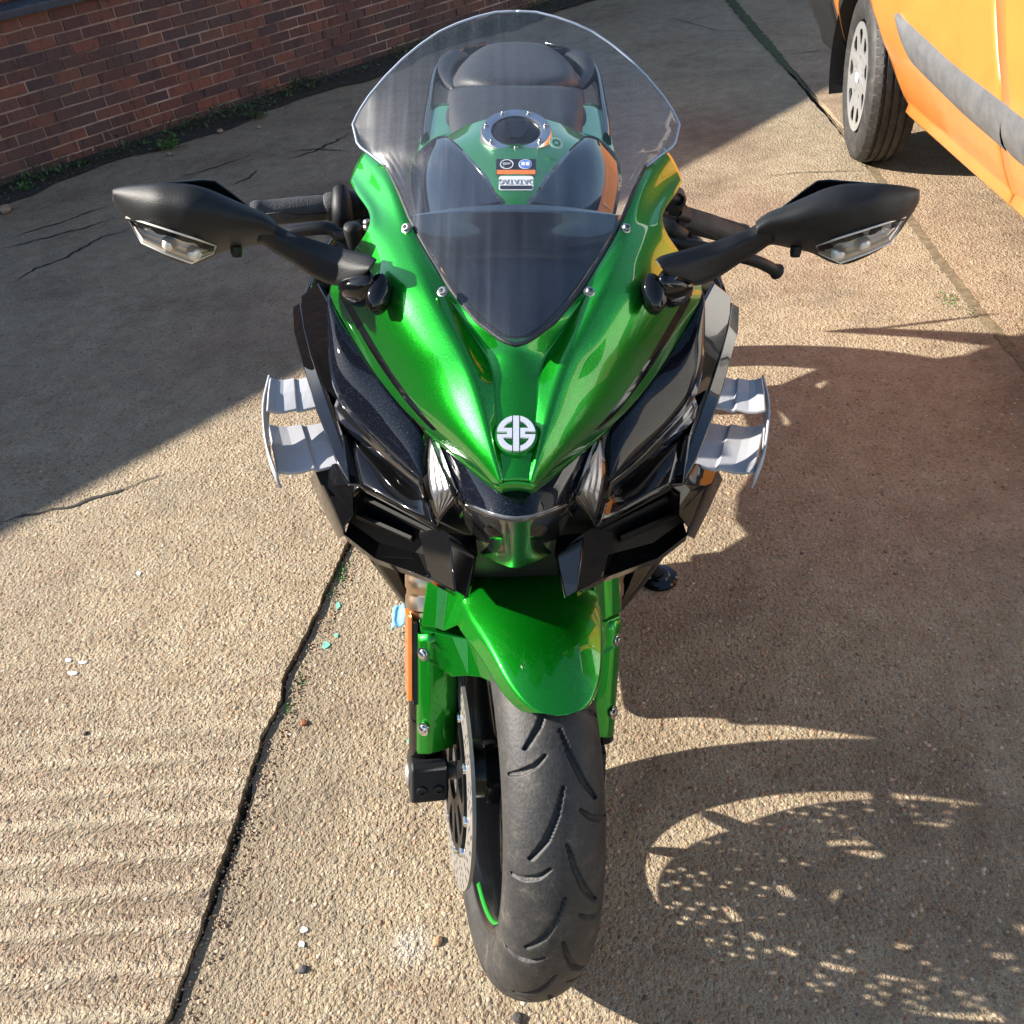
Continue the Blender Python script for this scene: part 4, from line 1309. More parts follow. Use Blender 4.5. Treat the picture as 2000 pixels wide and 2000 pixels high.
# ---- winglets: two blades and an end plate on each side
for s in (1, -1):
    wl = empty('winglet', Q(400 * s, 840, 1.0) - BO)
    wl.parent = bike
    wo_ = Q(400 * s, 840, 1.0)
    def blade(rear, front, name):
        """rear, front: lists of (du, v, y) from the root to the tip; crossed by a raised step"""
        nst = [-0.25, 0.0, 0.14, 0.36, 0.40, 0.66, 0.82, 1.0]
        lift = [0.0, 0.0, 0.0, 0.0, 0.006, 0.006, 0.010, 0.020]
        vs = []
        for t, l_ in zip(nst, lift):
            a, b = Vector(rear[0]).lerp(Vector(rear[1]), t), Vector(front[0]).lerp(Vector(front[1]), t)
            pa, pb = Q(a.x * s, a.y, a.z), Q(b.x * s, b.y, b.z)
            for q in range(3):
                f_ = q / 2
                p = pa.lerp(pb, f_)
                vs.append(p + Vector((0, 0, l_ * 0.6 + 0.003 * sin(pi * f_))))
        mesh_obj(name, vs, grid_faces(len(nst), 3), M['wing_grey'], wl, off=wo_, solid=0.0045, smooth=False, bevel=0.001)
    blade([(404, 738, 1.085), (478, 755, 1.075)], [(392, 797, 1.020), (484, 818, 1.000)], 'blade')
    blade([(378, 828, 1.060), (482, 846, 1.045)], [(348, 910, 0.965), (463, 938, 0.945)], 'blade')
    ep = [(477, 748, 1.085), (488, 790, 1.040), (490, 820, 1.010), (485, 872, 0.985), (478, 902, 0.960), (461, 943, 0.935)]
    vs = []
    for i, (du, v, y) in enumerate(ep):
        a = Q(du * s, v, y)
        h_ = [0.008, 0.014, 0.017, 0.018, 0.015, 0.008][i]
        vs += [a + Vector((0.0015 * s, 0, 0.012)), a + Vector((0.0025 * s, 0.0, -h_ * 0.5)), a + Vector((0.0, 0.0, -h_))]
    mesh_obj('end_plate', vs, grid_faces(len(ep), 3), M['wing_grey'], wl, off=wo_, solid=0.003, smooth=True, sub=1)

# ---- mirrors
def mirror(s):
    o0 = Q(620 * s, 425, 0.95)
    root = empty('mirror', o0 - BO)
    root.parent = bike
    UPV = [(470, 436), (478, 429), (490, 420), (505, 413), (522, 407), (566, 388), (607, 369), (640, 362), (696, 360), (745, 364), (775, 369), (785, 373)]
    LOV = [(470, 474), (478, 475), (505, 474), (545, 483), (580, 490), (600, 502), (632, 517), (648, 513), (690, 496), (733, 470), (762, 428), (778, 404), (785, 390)]
    WID = [(470, 0.72), (505, 0.75), (560, 0.9), (640, 1.0), (710, 0.85), (760, 0.5), (785, 0.2)]
    def my(du, v, d=0.0):
        a_, b_ = interp(UPV, du), interp(LOV, du)
        t = max(0.0, min(1.0, (v - a_) / max(1e-3, b_ - a_)))
        return Q(du * s, v, 0.953 - 0.046 * interp(WID, du) * max(0.0, 1 - abs(2 * t - 0.86) ** 2.4 / 1.4) + 0.014 * t * t + 0.012 * max(0, (du - 700) / 85) + d)
    cols = [470, 478, 490, 505, 522, 540, 560, 580, 600, 620, 640, 660, 680, 700, 720, 740, 755, 768, 778, 785]
    vs = []
    nr = 13
    for du in cols:
        a_, b_ = interp(UPV, du), interp(LOV, du)
        for q in range(nr):
            vs.append(my(du, lerp(a_, b_, q / (nr - 1))))
    mesh_obj('mirror_housing', vs, grid_faces(len(cols), nr), M['satin_black'], root, sub=1, off=o0, solid=0.004)
    # frame behind, standing a little proud at the top, with the glass
    RB = [(764, 366), (740, 362), (700, 357), (612, 350), (588, 352), (560, 372), (514, 408), (500, 430), (505, 462), (560, 478), (600, 492), (640, 508), (700, 488), (745, 440), (772, 400)]
    b = MB()
    b.loft([[Q(du * s, v, 0.964) for du, v in RB], [Q(du * s, v, 0.977) for du, v in RB], [Q((640 + (du - 640) * 0.97) * s, 424 + (v - 424) * 0.97, 1.000) for du, v in RB]])
    b.build('mirror_frame', M['gloss_black'], root, off=o0, bevel=0.002)
    gl = [Q((640 + (du - 640) * 0.92) * s, 424 + (v - 424) * 0.9, 1.0035) for du, v in RB]
    mesh_obj('mirror_glass', gl, [tuple(range(len(gl)))], M['mirror'], root, off=o0, smooth=False)
    # indicator: clear lens over a bright box with two bulbs
    IU, IL = [(760, 424), (716, 438), (672, 452), (628, 466), (586, 480)], [(758, 428), (731, 474), (686, 495), (634, 514), (592, 494)]
    def ip(u, t, d):
        a = Vector(IU[u]).lerp(Vector(IL[u]), t)
        e = my(IU[u][0], IU[u][1])
        yb = e.y + 0.004 * t
        return Q(a.x * s, a.y, yb + d - 0.003)
    ind = mesh_obj('indicator', [ip(i, t / 8, 0.004 + (0.002 if t % 2 else 0)) for i in range(5) for t in range(9)], grid_faces(5, 9), pbr('indicator_reflector', (0.74, 0.68, 0.60), 0.3, 0.25) if s == 1 else bpy.data.materials['indicator_reflector'], root, off=o0, smooth=False)
    mesh_obj('indicator_lens', [ip(i, t / 6, -0.003 - 0.002 * sin(pi * t / 6)) for i in range(5) for t in range(7)], grid_faces(5, 7), M['lens'], ind, off=o0)
    for u_ in ((694, 468, 2, 0.55), (640, 485, 3, 0.6)):
        p = ip(u_[2], u_[3], -0.001)
        MB().lathe([(0.0, 0.005), (0.004, 0.004), (0.007, 0.0005), (0.0078, -0.004)], p, (0.1 * s, -0.8, 0.35), 16).build('bulb', bpy.data.materials['indicator_reflector'], ind, off=o0)
    rim_l = [ip(i, 0, -0.005) for i in range(5)] + [ip(i, 1, -0.004) for i in range(4, -1, -1)]
    MB().tube(rim_l + [rim_l[0]], 0.0011, 6).build('indicator_rim', M['lens'] if False else bpy.data.materials['indicator_reflector'], ind, off=o0)
    # stalk
    ST = [((496, 424), (503, 468), 0.926, 0.026), ((473, 434), (482, 479), 0.922, 0.032), ((455, 447), (470, 490), 0.922, 0.034), ((425, 458), (440, 505), 0.912, 0.034), ((388, 470), (406, 530), 0.910, 0.036), ((350, 481), (378, 545), 0.900, 0.040), ((312, 491), (356, 554), 0.889, 0.042), ((282, 498), (325, 554), 0.877, 0.044), ((271, 507), (300, 543), 0.872, 0.042)]
    rings = []
    for (u, l, y, d) in ST:
        a, b_ = Vector(u), Vector(l)
        m_ = a.lerp(b_, 0.45)
        rings.append([Q(a.x * s, a.y, y + 0.012), Q(m_.x * s, m_.y, y), Q(b_.x * s, b_.y, y + 0.006), Q(b_.x * s + 3 * s, b_.y + 6, y + d * 0.7), Q(a.x * s + 3 * s, a.y + 3, y + d)])
    k_ = len(rings) - 1
    cr = [(i * 5 + j, i * 5 + (j + 1) % 5, 1.0) for i in (0, k_) for j in range(5)] + [(i * 5 + j, (i + 1) * 5 + j, 0.8) for i in range(k_) for j in (0, 2, 3, 4)] + [(i * 5 + 1, (i + 1) * 5 + 1, 0.4) for i in range(k_)]
    MB().loft(rings).build('mirror_stalk', M['satin_black'], root, off=o0, sub=2, crease=cr)
    # boot down to the oval foot on the fairing
    BT = [[(358, 550, 0.885), (338, 558, 0.872), (312, 560, 0.866), (284, 546, 0.862), (278, 512, 0.880), (325, 512, 0.915)],
          [(358, 562, 0.905), (336, 588, 0.888), (306, 596, 0.876), (276, 580, 0.868), (268, 530, 0.880), (325, 530, 0.930)],
          [(346, 578, 0.950), (318, 608, 0.935), (288, 616, 0.912), (260, 598, 0.890), (256, 545, 0.900), (312, 552, 0.955)]]
    MB().loft([[Q(a * s, b_, c) for a, b_, c in r] for r in BT]).build('mirror_boot', M['gloss_black'], root, off=o0, sub=2)
    fc = Q(270 * s, 572, 0.870)
    fn = Vector((0.10 * s, -0.72, 0.66)).normalized()
    ofn = oriented(fc, fn, Vector((0, -0.4, 0.9)))
    m_ = MB()
    m_.loft([[ofn(Vector((0.0115 * k * cos(2 * pi * i / 28), 0.0195 * k * sin(2 * pi * i / 28), z))) for i in range(28)] for k, z in ((1.0, -0.012), (1.0, 0.002), (0.85, 0.005), (0.5, 0.007), (0.2, 0.008))])
    m_.build('mirror_foot', M['gloss_black'], root, off=o0, auto=40)
    kp = Q(546 * s, 492, 0.955)
    MB().lathe([(0.0, 0.006), (0.005, 0.005), (0.006, 0.0), (0.006, -0.006)], kp, (0, -0.2, -1), 14).build('pivot_knob', M['satin_black'], root, off=o0)
mirror(1)
mirror(-1)

# ---- handlebars
def bar(s):
    if s < 0: a, b = Q(-515, 418, 1.185), Q(-352, 403, 1.20)
    else: a, b = Q(446, 462, 1.29), Q(312, 424, 1.215)
    d = (b - a).normalized()
    L_ = (b - a).length
    o0 = a
    root = empty('handlebar', o0 - BO)
    root.parent = bike
    g_ = MB()
    prof = [(0.0, 0.0), (0.0145, 0.0), (0.0165, 0.006), (0.0165, 0.012), (0.0152, 0.014), (0.0158, 0.03), (0.0158, L_ - 0.02), (0.0152, L_ - 0.014), (0.0178, L_ - 0.010), (0.0178, L_ - 0.002), (0.012, L_)]
    g_.lathe(prof, a, d, 28)
    g_.build('grip', M['rubber'], root, off=o0, auto=35)
    for k in range(3):
        w = 2 * pi * k / 3
        e1 = d.orthogonal().normalized()
        e2 = d.cross(e1)
        rd = e1 * cos(w) + e2 * sin(w)
        rd2 = e1 * cos(w + 0.35) + e2 * sin(w + 0.35)
        MB().tube([a + d * L_ * 0.12 + rd * 0.0158, a + d * L_ * 0.4 + rd * 0.0158, a + d * L_ * 0.55 + rd2 * 0.0158, a + d * L_ * 0.9 + rd2 * 0.0158], 0.0009, 6).build('grip_groove', M['matt_black'], root, off=o0)
    MB().lathe([(0.0, -0.022), (0.009, -0.022), (0.0105, -0.018), (0.0105, 0.0)], a, d, 20).build('bar_end', M['alu'] if s > 0 else M['dark_metal'], root, off=o0)
    sw = MB()
    sw.lathe([(0.010, 0.0), (0.022, 0.002), (0.0225, 0.014), (0.019, 0.016), (0.0185, 0.034), (0.0205, 0.037), (0.0205, 0.06), (0.015, 0.07), (0.012, 0.08)], b, d, 28)
    sw.build('switch_housing', M['satin_black'], root, off=o0, auto=35)
    if s > 0:
        bxm = Matrix((d, Vector((0, 1, 0)), d.cross(Vector((0, 1, 0))))).transposed()
        MB().box(b + d * 0.012 + Vector((0, -0.004, 0.020)), (0.034, 0.044, 0.036), bxm).build('switch_block', M['satin_black'], root, off=o0, bevel=0.006, smooth=False)
        MB().lathe([(0.0, -0.004), (0.006, -0.003), (0.007, 0.003), (0.008, 0.004)], b + d * 0.006 + Vector((0.0, -0.025, 0.030)), (0, -0.75, 0.6), 16).build('button', M['matt_black'], root, off=o0)
        MB().box(Q(329, 428, 1.172), (0.024, 0.008, 0.008), bxm).build('signal_switch', M['vane'], root, off=o0, bevel=0.002, smooth=False)
        lv = catmull([Q(262, 462, 1.165), Q(300, 470, 1.15), Q(380, 487, 1.155), Q(465, 509, 1.17), Q(498, 524, 1.18), Q(514, 533, 1.185)], 6)
        MB().tube(lv, [0.008] * (len(lv) - 7) + [0.008, 0.008, 0.009, 0.0105, 0.011, 0.0095, 0.006], 12).build('lever', M['satin_black'], root, off=o0)
        MB().tube([Q(258, 430, 1.17), Q(300, 448, 1.155), Q(330, 462, 1.155)], [0.013, 0.012, 0.008], 12).build('lever_bracket', M['satin_black'], root, off=o0)
    else:
        MB().tube([Q(-345, 375, 1.185), Q(-343, 372, 1.175), Q(-340, 400, 1.165), Q(-338, 440, 1.15)], [0.006, 0.010, 0.013, 0.013], 12).build('lever_bracket', M['satin_black'], root, off=o0)
        lv = catmull([Q(-455, 462, 1.12), Q(-430, 452, 1.12), Q(-385, 445, 1.118), Q(-362, 448, 1.118), Q(-345, 459, 1.115), Q(-325, 460, 1.115), Q(-295, 452, 1.12)], 6)
        MB().tube(lv, 0.0082, 12).build('lever', M['dark_metal'], root, off=o0)
        MB().lathe([(0.0, 0.008), (0.010, 0.007), (0.0112, 0.003), (0.0112, -0.02)], Q(-319, 450, 1.112), (0, -0.15, 1), 20).build('pivot_cap', M['satin_black'], root, off=o0)
        MB().tube([Q(-330, 468, 1.12), Q(-325, 482, 1.125), Q(-310, 490, 1.13)], [0.014, 0.017, 0.014], 12).build('master_cylinder', M['satin_black'], root, off=o0)
        for vv in (432, 441):
            MB().lathe([(0.0, 0.002), (0.004, 0.0015), (0.005, -0.004)], Q(-292, vv + 3, 1.10), (-0.3, -0.8, 0.4), 12).build('bolt', M['bolt'], root, off=o0)
bar(1)
bar(-1)

# ---- behind the screen: inner panel, dash hood
IN = []
for i in range(9):
    r = i / 8
    row = []
    for j in range(7):
        c = j / 6
        v = lerp(lerp(402, 424, c * c), lerp(668, 430, min(1, c * 1.02)) if False else interp([(0, 668), (0.17, 655), (0.35, 622), (0.58, 566), (0.77, 504), (0.96, 440), (1.0, 430)], c), r)
        du = c * 205
        y = interp([(402, 0.985), (500, 0.912), (600, 0.858), (674, 0.820)], v) + 0.012 * c * c + 0.03 * c * c * max(0, (500 - v) / 100)
        row.append((du, v, y + 0.012))
    IN.append(row)
inner = centre('inner_panel', IN, M['navy_panel'], bike, sub=1)
centre('dash_hood', [[(0, 402, 0.996), (100, 408, 1.000), (205, 424, 1.02)], [(0, 404, 1.06), (100, 411, 1.06), (200, 428, 1.06)], [(0, 440, 1.12), (95, 445, 1.12), (190, 455, 1.12)]], M['matt_black'], inner, sub=2)
MB().box(Q(0, 470, 1.10), (0.17, 0.03, 0.08), Matrix.Rotation(radians(-45), 3, 'X')).build('instrument_panel', M['matt_black'], bike, off=BO, bevel=0.01, smooth=False)
MB().box(Q(0, 510, 1.24), (0.22, 0.09, 0.03)).build('yoke', M['dark_metal'], bike, off=BO, bevel=0.008, smooth=False)

# ---- tank
TK = [[(0, 228, 1.60), (40, 229, 1.60), (85, 240, 1.61), (115, 255, 1.63), (150, 275, 1.67)],
      [(0, 240, 1.565), (45, 242, 1.565), (95, 258, 1.575), (140, 270, 1.60), (185, 292, 1.645)],
      [(0, 262, 1.520), (50, 264, 1.520), (105, 275, 1.530), (160, 284, 1.555), (200, 306, 1.610)],
      [(0, 290, 1.466), (42, 291, 1.466), (88, 296, 1.475), (150, 304, 1.500), (206, 330, 1.565)],
      [(0, 325, 1.405), (32, 326, 1.405), (70, 330, 1.415), (140, 340, 1.440), (206, 362, 1.51)],
      [(0, 365, 1.338), (28, 366, 1.338), (60, 370, 1.350), (130, 380, 1.372), (196, 400, 1.44)],
      [(0, 400, 1.290), (26, 401, 1.290), (54, 405, 1.300), (120, 414, 1.320), (185, 436, 1.39)],
      [(0, 440, 1.262), (24, 441, 1.262), (50, 445, 1.272), (110, 455, 1.290), (170, 470, 1.36)]]
tank = centre('fuel_tank', TK, M['green'], bike, sub=3, solid=0.003)
# dark shrouds on its front shoulders
SH = [[(136, 269, 1.572), (150, 268, 1.570), (166, 278, 1.580), (190, 300, 1.605)],
      [(112, 286, 1.508), (140, 288, 1.505), (172, 300, 1.52), (202, 322, 1.56)],
      [(84, 318, 1.440), (124, 322, 1.435), (168, 335, 1.452), (204, 355, 1.495)],
      [(52, 352, 1.376), (104, 358, 1.368), (158, 372, 1.386), (198, 392, 1.43)],
      [(26, 388, 1.315), (84, 396, 1.304), (146, 410, 1.322), (190, 428, 1.37)],
      [(22, 398, 1.298), (78, 408, 1.285), (138, 424, 1.300), (184, 442, 1.35)]]
pair('tank_shroud', SH, M['black_flake'], bike, sub=2, solid=0.006, ccol=(0,))
# filler cap
capc = Q(0, 259, 1.512)
capn = Vector((0, -0.30, 0.954)).normalized()
capu = Vector((0, 0.954, 0.30))
cfn = oriented(capc + capn * 0.005, capn, capu)
CR = 0.0555
cap = MB().lathe([(0.0, -0.004), (CR * 0.68, -0.004), (CR * 0.70, 0.0035), (CR * 0.74, 0.0045), (CR * 0.96, 0.0045), (CR * 1.0, 0.0), (CR * 1.02, -0.014)], capc, capn, 64).build('filler_cap', M['alu'], bike, off=BO, auto=30)
MB().lathe([(0.0, 0.003), (CR * 0.60, 0.003), (CR * 0.665, 0.001)], capc, capn, 48).build('cap_lid', M['dark_metal'], cap, off=BO, auto=30)
flat_shape('cap_key_flap', [[(-0.016, 0.016), (0.016, 0.016), (0.017, -0.006), (0.009, -0.026), (-0.009, -0.026), (-0.017, -0.006)]], 0.004, M['gloss_black'], cap, lambda co: cfn(co + Vector((0, 0, 0.003))) - BO)
for k in range(7):
    w = 2 * pi * (k + 0.25) / 7
    socket_screw(cfn(Vector((CR * 0.85 * cos(w), CR * 0.85 * sin(w), 0.0005))), capn, 0.0030, cap)
# stickers on the tank; the small white one reads from the saddle
def tank_frame(v, y):
    o = Q(0, v, y)
    n = Vector((0, -0.50, 0.866))
    up = Vector((0, 0.866, 0.50))
    return oriented(o + n * 0.0055, n, up)
tf = tank_frame(333, 1.3905)
st1 = flat_shape('warning_sticker', [[(-0.029, -0.013), (0.029, -0.013), (0.029, 0.016), (-0.029, 0.016)]], 0.0006, M['dark_print'], bike, lambda co: tf(co) - BO)
flat_shape('sticker_band', [[(-0.028, -0.0125), (0.028, -0.0125), (0.028, -0.0045), (-0.028, -0.0045)]], 0.0006, M['orange_tape'], st1, lambda co: tf(co + Vector((0, 0, 0.0006))) - BO)
def oval(cx, cy, a, b, n=32): return [(cx + a * cos(2 * pi * i / n), cy + b * sin(2 * pi * i / n)) for i in range(n)]
flat_shape('sticker_ring', [oval(-0.0135, 0.006, 0.0098, 0.0088), oval(-0.0135, 0.006, 0.0086, 0.0076)], 0.0006, M['white_print'], st1, lambda co: tf(co + Vector((0, 0, 0.0007))) - BO)
flat_shape('sticker_mark', [[(-0.0195, 0.004), (-0.009, 0.0055), (-0.0075, 0.0085), (-0.0195, 0.0095)], oval(-0.0180, 0.0015, 0.0011, 0.0011, 10)], 0.0006, M['grey_print'], st1, lambda co: tf(co + Vector((0, 0, 0.0007))) - BO)
flat_shape('sticker_disc', [oval(0.0135, 0.006, 0.0098, 0.0088)], 0.0006, M['white_print'], st1, lambda co: tf(co + Vector((0, 0, 0.0007))) - BO)
flat_shape('sticker_disc', [oval(0.0135, 0.006, 0.0088, 0.0078)], 0.0006, M['blue_print'], st1, lambda co: tf(co + Vector((0, 0, 0.0010))) - BO)
flat_shape('sticker_book', [[(0.0075, 0.003), (0.0130, 0.003), (0.0130, 0.0095), (0.0075, 0.0095)], [(0.0140, 0.003), (0.0195, 0.003), (0.0195, 0.0095), (0.0140, 0.0095)]], 0.0006, M['white_print'], st1, lambda co: tf(co + Vector((0, 0, 0.0013))) - BO)
tf2 = tank_frame(363, 1.3405)
def rrect(w, h, r, n=5):
    out = []
    for cx, cy, a0 in ((w - r, h - r, 0), (-w + r, h - r, 90), (-w + r, -h + r, 180), (w - r, -h + r, 270)):
        out += [(cx + r * cos(radians(a0 + 90 * i / n)), cy + r * sin(radians(a0 + 90 * i / n))) for i in range(n + 1)]
    return out
st2 = flat_shape('security_sticker', [rrect(0.0245, 0.0125, 0.004)], 0.0006, M['white_print'], bike, lambda co: tf2(co) - BO)
flat_text('sticker_text', 'DATATAG', 0.0125, 0.0006, M['grey_print'], st2, lambda co: tf2(Vector((-co.x * 0.86, -co.y + 0.0025, co.z + 0.0007))) - BO)
flat_shape('sticker_band', [rrect(0.0225, 0.003, 0.001)], 0.0006, M['dark_print'], st2, lambda co: tf2(co + Vector((0, -0.0078, 0.0006))) - BO)
tf3 = oriented(Q(78, 287, 1.471) + Vector((0, -0.004, 0.007)), Vector((0.25, -0.42, 0.87)), Vector((0, 0.9, 0.43)))
st3 = flat_shape('round_sticker', [oval(0, 0, 0.0105, 0.0115)], 0.0006, pbr('pale_green_print', (0.45, 0.72, 0.48), 0.4), tank, lambda co: tf3(co) - BO)
flat_shape('sticker_ring', [oval(0, 0, 0.0066, 0.0072), oval(0, 0, 0.0035, 0.004)], 0.0006, pbr('deep_green_print', (0.02, 0.16, 0.05), 0.4), st3, lambda co: tf3(co + Vector((0, 0, 0.0007))) - BO)

# ---- seat, tail, grab rails
ST_ = [[(0, 264, 1.72), (70, 264, 1.73), (112, 262, 1.76), (122, 268, 1.80)],
       [(0, 232, 1.80), (75, 232, 1.81), (118, 232, 1.84), (128, 240, 1.89)],
       [(0, 200, 1.90), (78, 200, 1.91), (122, 200, 1.945), (131, 208, 2.0)],
       [(0, 172, 2.00), (70, 172, 2.01), (112, 174, 2.05), (128, 180, 2.10)]]
centre('rider_seat', ST_, M['seat'], bike, sub=2, solid=0.01)
PS = [[(0, 174, 2.02), (60, 174, 2.02), (104, 168, 2.06), (124, 176, 2.14)],
      [(0, 160, 2.02), (62, 158, 2.02), (104, 152, 2.05), (122, 162, 2.14)],
      [(0, 128, 2.14), (58, 128, 2.14), (94, 128, 2.17), (108, 134, 2.26)],
      [(0, 102, 2.28), (52, 103, 2.28), (80, 106, 2.31), (94, 116, 2.40)],
      [(0, 86, 2.38), (36, 87, 2.38), (58, 92, 2.41), (70, 100, 2.50)]]
centre('pillion_seat', PS, M['seat'], bike, sub=2, solid=0.01)
for s in (1, -1):
    gr = [[(58, 80, 2.50), (62, 88, 2.52)], [(90, 88, 2.46), (92, 100, 2.47)], [(134, 104, 2.38), (122, 116, 2.36)], [(160, 120, 2.30), (148, 132, 2.28)], [(170, 152, 2.18), (157, 150, 2.18)], [(177, 190, 2.05), (160, 180, 2.06)], [(185, 228, 1.93), (166, 215, 1.95)], [(188, 276, 1.80), (170, 255, 1.84)]]
    vs = []
    for (a, b) in gr:
        pa, pb = Q(a[0] * s, a[1], a[2]), Q(b[0] * s, b[1], b[2])
        vs += [pa + Vector((0, 0, -0.03)), pa, pa.lerp(pb, 0.5) + Vector((0, 0, 0.006)), pb, pb + Vector((0, 0, -0.03))]
    mesh_obj('grab_rail', vs, grid_faces(len(gr), 5), M['gloss_black'], bike, off=BO, sub=2)
    pr = [Q(s * a, b, c) for a, b, c in ((96, 112, 2.42), (128, 122, 2.34), (140, 150, 2.22), (120, 178, 2.10))]
    MB().tube(catmull(pr, 5), [0.006, 0.012, 0.016, 0.020, 0.023, 0.024, 0.024, 0.022, 0.020, 0.018, 0.016, 0.014, 0.012, 0.010, 0.008, 0.006], 10).build('rail_mount', M['satin_black'], bike, off=BO)
    tp = [[(128, 205, 1.98), (150, 200, 2.02), (170, 215, 2.0), (182, 260, 1.86)], [(132, 235, 1.90), (160, 235, 1.92), (184, 262, 1.86), (190, 290, 1.80)], [(118, 268, 1.80), (150, 275, 1.79), (178, 290, 1.78), (195, 310, 1.74)]]
    mesh_obj('tail_panel', [Q(a * s, b, c) for r in tp for a, b, c in r], grid_faces(3, 4), M['green'], bike, off=BO, sub=2, solid=0.004)
    fp = [[(126, 210, 1.95), (132, 212, 1.96), (136, 220, 1.95)], [(122, 250, 1.85), (135, 245, 1.87), (150, 245, 1.89)], [(110, 275, 1.78), (118, 278, 1.78), (135, 282, 1.77)]]
    mesh_obj('seat_side', [Q(a * s, b, c) for r in fp for a, b, c in r], grid_faces(3, 3), M['matt_black'], bike, off=BO, sub=1, solid=0.004)
# tail and rear mudguard (mostly seen as shadow)
tl = MB()
def ringx(y, w, z0, z1, k=0.6): return [Vector((-w, y, lerp(z0, z1, 0.5))), Vector((-w * k, y, z1)), Vector((w * k, y, z1)), Vector((w, y, lerp(z0, z1, 0.5))), Vector((w * 0.75, y, z0)), Vector((-w * 0.75, y, z0))]
tl.loft([ringx(1.62, 0.13, 0.50, 0.86), ringx(1.95, 0.15, 0.58, 0.84), ringx(2.25, 0.15, 0.62, 0.84), ringx(2.50, 0.10, 0.64, 0.83), ringx(2.60, 0.05, 0.72, 0.81)])
tl.build('tail', M['satin_black'], bike, off=BO)
MB().loft([ringx(2.50, 0.06, 0.70, 0.76), ringx(2.60, 0.07, 0.58, 0.64), ringx(2.66, 0.07, 0.46, 0.50)]).build('number_plate_holder', M['matt_black'], bike, off=BO)
MB().box((0, 2.68, 0.58), (0.20, 0.006, 0.16), Matrix.Rotation(radians(-20), 3, 'X')).build('number_plate', pbr('yellow_plate', (0.75, 0.60, 0.05), 0.4), bike, off=BO, smooth=False)
MB().lathe([(0.0, 0.02), (0.04, 0.015), (0.06, 0.0)], (0, 2.60, 0.765), (0, 1, 0.2), 20).build('tail_light', pbr('red_lens', (0.5, 0.02, 0.02), 0.2), bike, off=BO)

# ---- steered front end
AX = Vector((0, 0.84, 0.30))
SA = Vector((0, 0.418, 0.9085)).normalized()
SF = Vector((0, -SA.z, SA.y))
STEER = radians(11.0)
SP0 = Vector((0, 0.737, 0.0))
SROT = Matrix.Rotation(STEER, 3, SA)
def st(p):
    q = SP0 + SROT @ (Vector(p) - SP0)
    q.x += (q.z - 0.75) * 0.025
    return q
def FK(x, a, f): return st(AX + Vector((x, 0, 0)) + SA * a + SF * f)
def WH(x, r, phi):
    """wheel coordinates; phi measured from straight ahead, upwards"""
    return st(AX + Vector((x, -r * cos(phi), r * sin(phi))))

# tyre with its tread grooves cut in
def groove_set():
    gs = []
    per = 2 * pi / 15
    for k in range(15):
        t0 = k * per
        # (angle offset, x) centre lines; angle grows upwards over the front of the wheel
        gs.append([(t0 + 0.00, -0.001), (t0 - 0.10, -0.010), (t0 - 0.19, -0.022), (t0 - 0.265, -0.038)])
        gs.append([(t0 + 0.12, -0.018), (t0 + 0.085, -0.030), (t0 + 0.065, -0.044), (t0 + 0.06, -0.054)])
        h = per / 2
        gs.append([(t0 + h + 0.00, 0.001), (t0 + h - 0.10, 0.010), (t0 + h - 0.19, 0.022), (t0 + h - 0.265, 0.038)])
        gs.append([(t0 + h + 0.12, 0.018), (t0 + h + 0.085, 0.030), (t0 + h + 0.065, 0.044), (t0 + h + 0.06, 0.054)])
    return gs
def tyre(cr, half_w, crown, name, parent, place, nseg=0, nx=100, grooves=True, off=BO):
    import numpy as np
    ang = np.concatenate([np.linspace(-1.45, 1.35, 900, endpoint=False), np.linspace(1.35, 2 * pi - 1.45, 160, endpoint=False)]) if not nseg else np.linspace(0, 2 * pi, nseg, endpoint=False)
    nseg = len(ang)
    t = np.linspace(-1, 1, nx + 1)
    x = half_w * np.sin(t * pi / 2 * 0.97)
    # crown profile
    r = cr - crown * (1 - np.sqrt(np.maximum(0, 1 - (x / half_w * 0.985) ** 2)))
    Rg = np.repeat(r[None, :], nseg, 0)
    X = np.repeat(x[None, :], nseg, 0)
    D = np.zeros_like(Rg)
    if grooves:
        A = np.repeat(ang[:, None], nx + 1, 1)
        for g_ in groove_set():
            pts = g_
            for (a0, x0), (a1, x1), w0, w1 in zip(pts, pts[1:], (0.0014, 0.0030, 0.0035), (0.0030, 0.0035, 0.0022)):
                am = (a0 + a1) / 2
                da = ((A - am + pi) % (2 * pi)) - pi
                px, py = da * cr, X
                ax_, ay = (a0 - am) * cr, x0
                bx_, by = (a1 - am) * cr, x1
                dx, dy = bx_ - ax_, by - ay
                u = np.clip(((px - ax_) * dx + (py - ay) * dy) / (dx * dx + dy * dy), 0, 1)
                dist = np.hypot(px - ax_ - u * dx, py - ay - u * dy)
                w = w0 + (w1 - w0) * u
                D = np.maximum(D, np.clip((w + 0.0006 - dist) / 0.0008, 0, 1))
    Rg = Rg - 0.0060 * D
    vs = []
    for i in range(nseg):
        ca, sa = cos(ang[i]), sin(ang[i])
        for j in range(nx + 1):
            vs.append(place(X[i, j], Rg[i, j], ang[i]))
    n1 = nx + 1
    fs = [(i * n1 + j, i * n1 + j + 1, ((i + 1) % nseg) * n1 + j + 1, ((i + 1) % nseg) * n1 + j) for i in range(nseg) for j in range(nx)]
    return mesh_obj(name, vs, fs, M['tyre'], parent, off=off)

wheel = empty('front_wheel', st(AX) - BO)
wheel.parent = bike
WO = st(AX)
ty = tyre(0.304, 0.0585, 0.050, 'tyre', wheel, WH, off=WO)
def wheel_lathe(prof, n=96):
    m_ = MB()
    m_.lathe([(r, x) for r, x in prof], (0, 0, 0), (1, 0, 0), n)
    m_.v = [st(AX + p) for p in m_.v]
    return m_
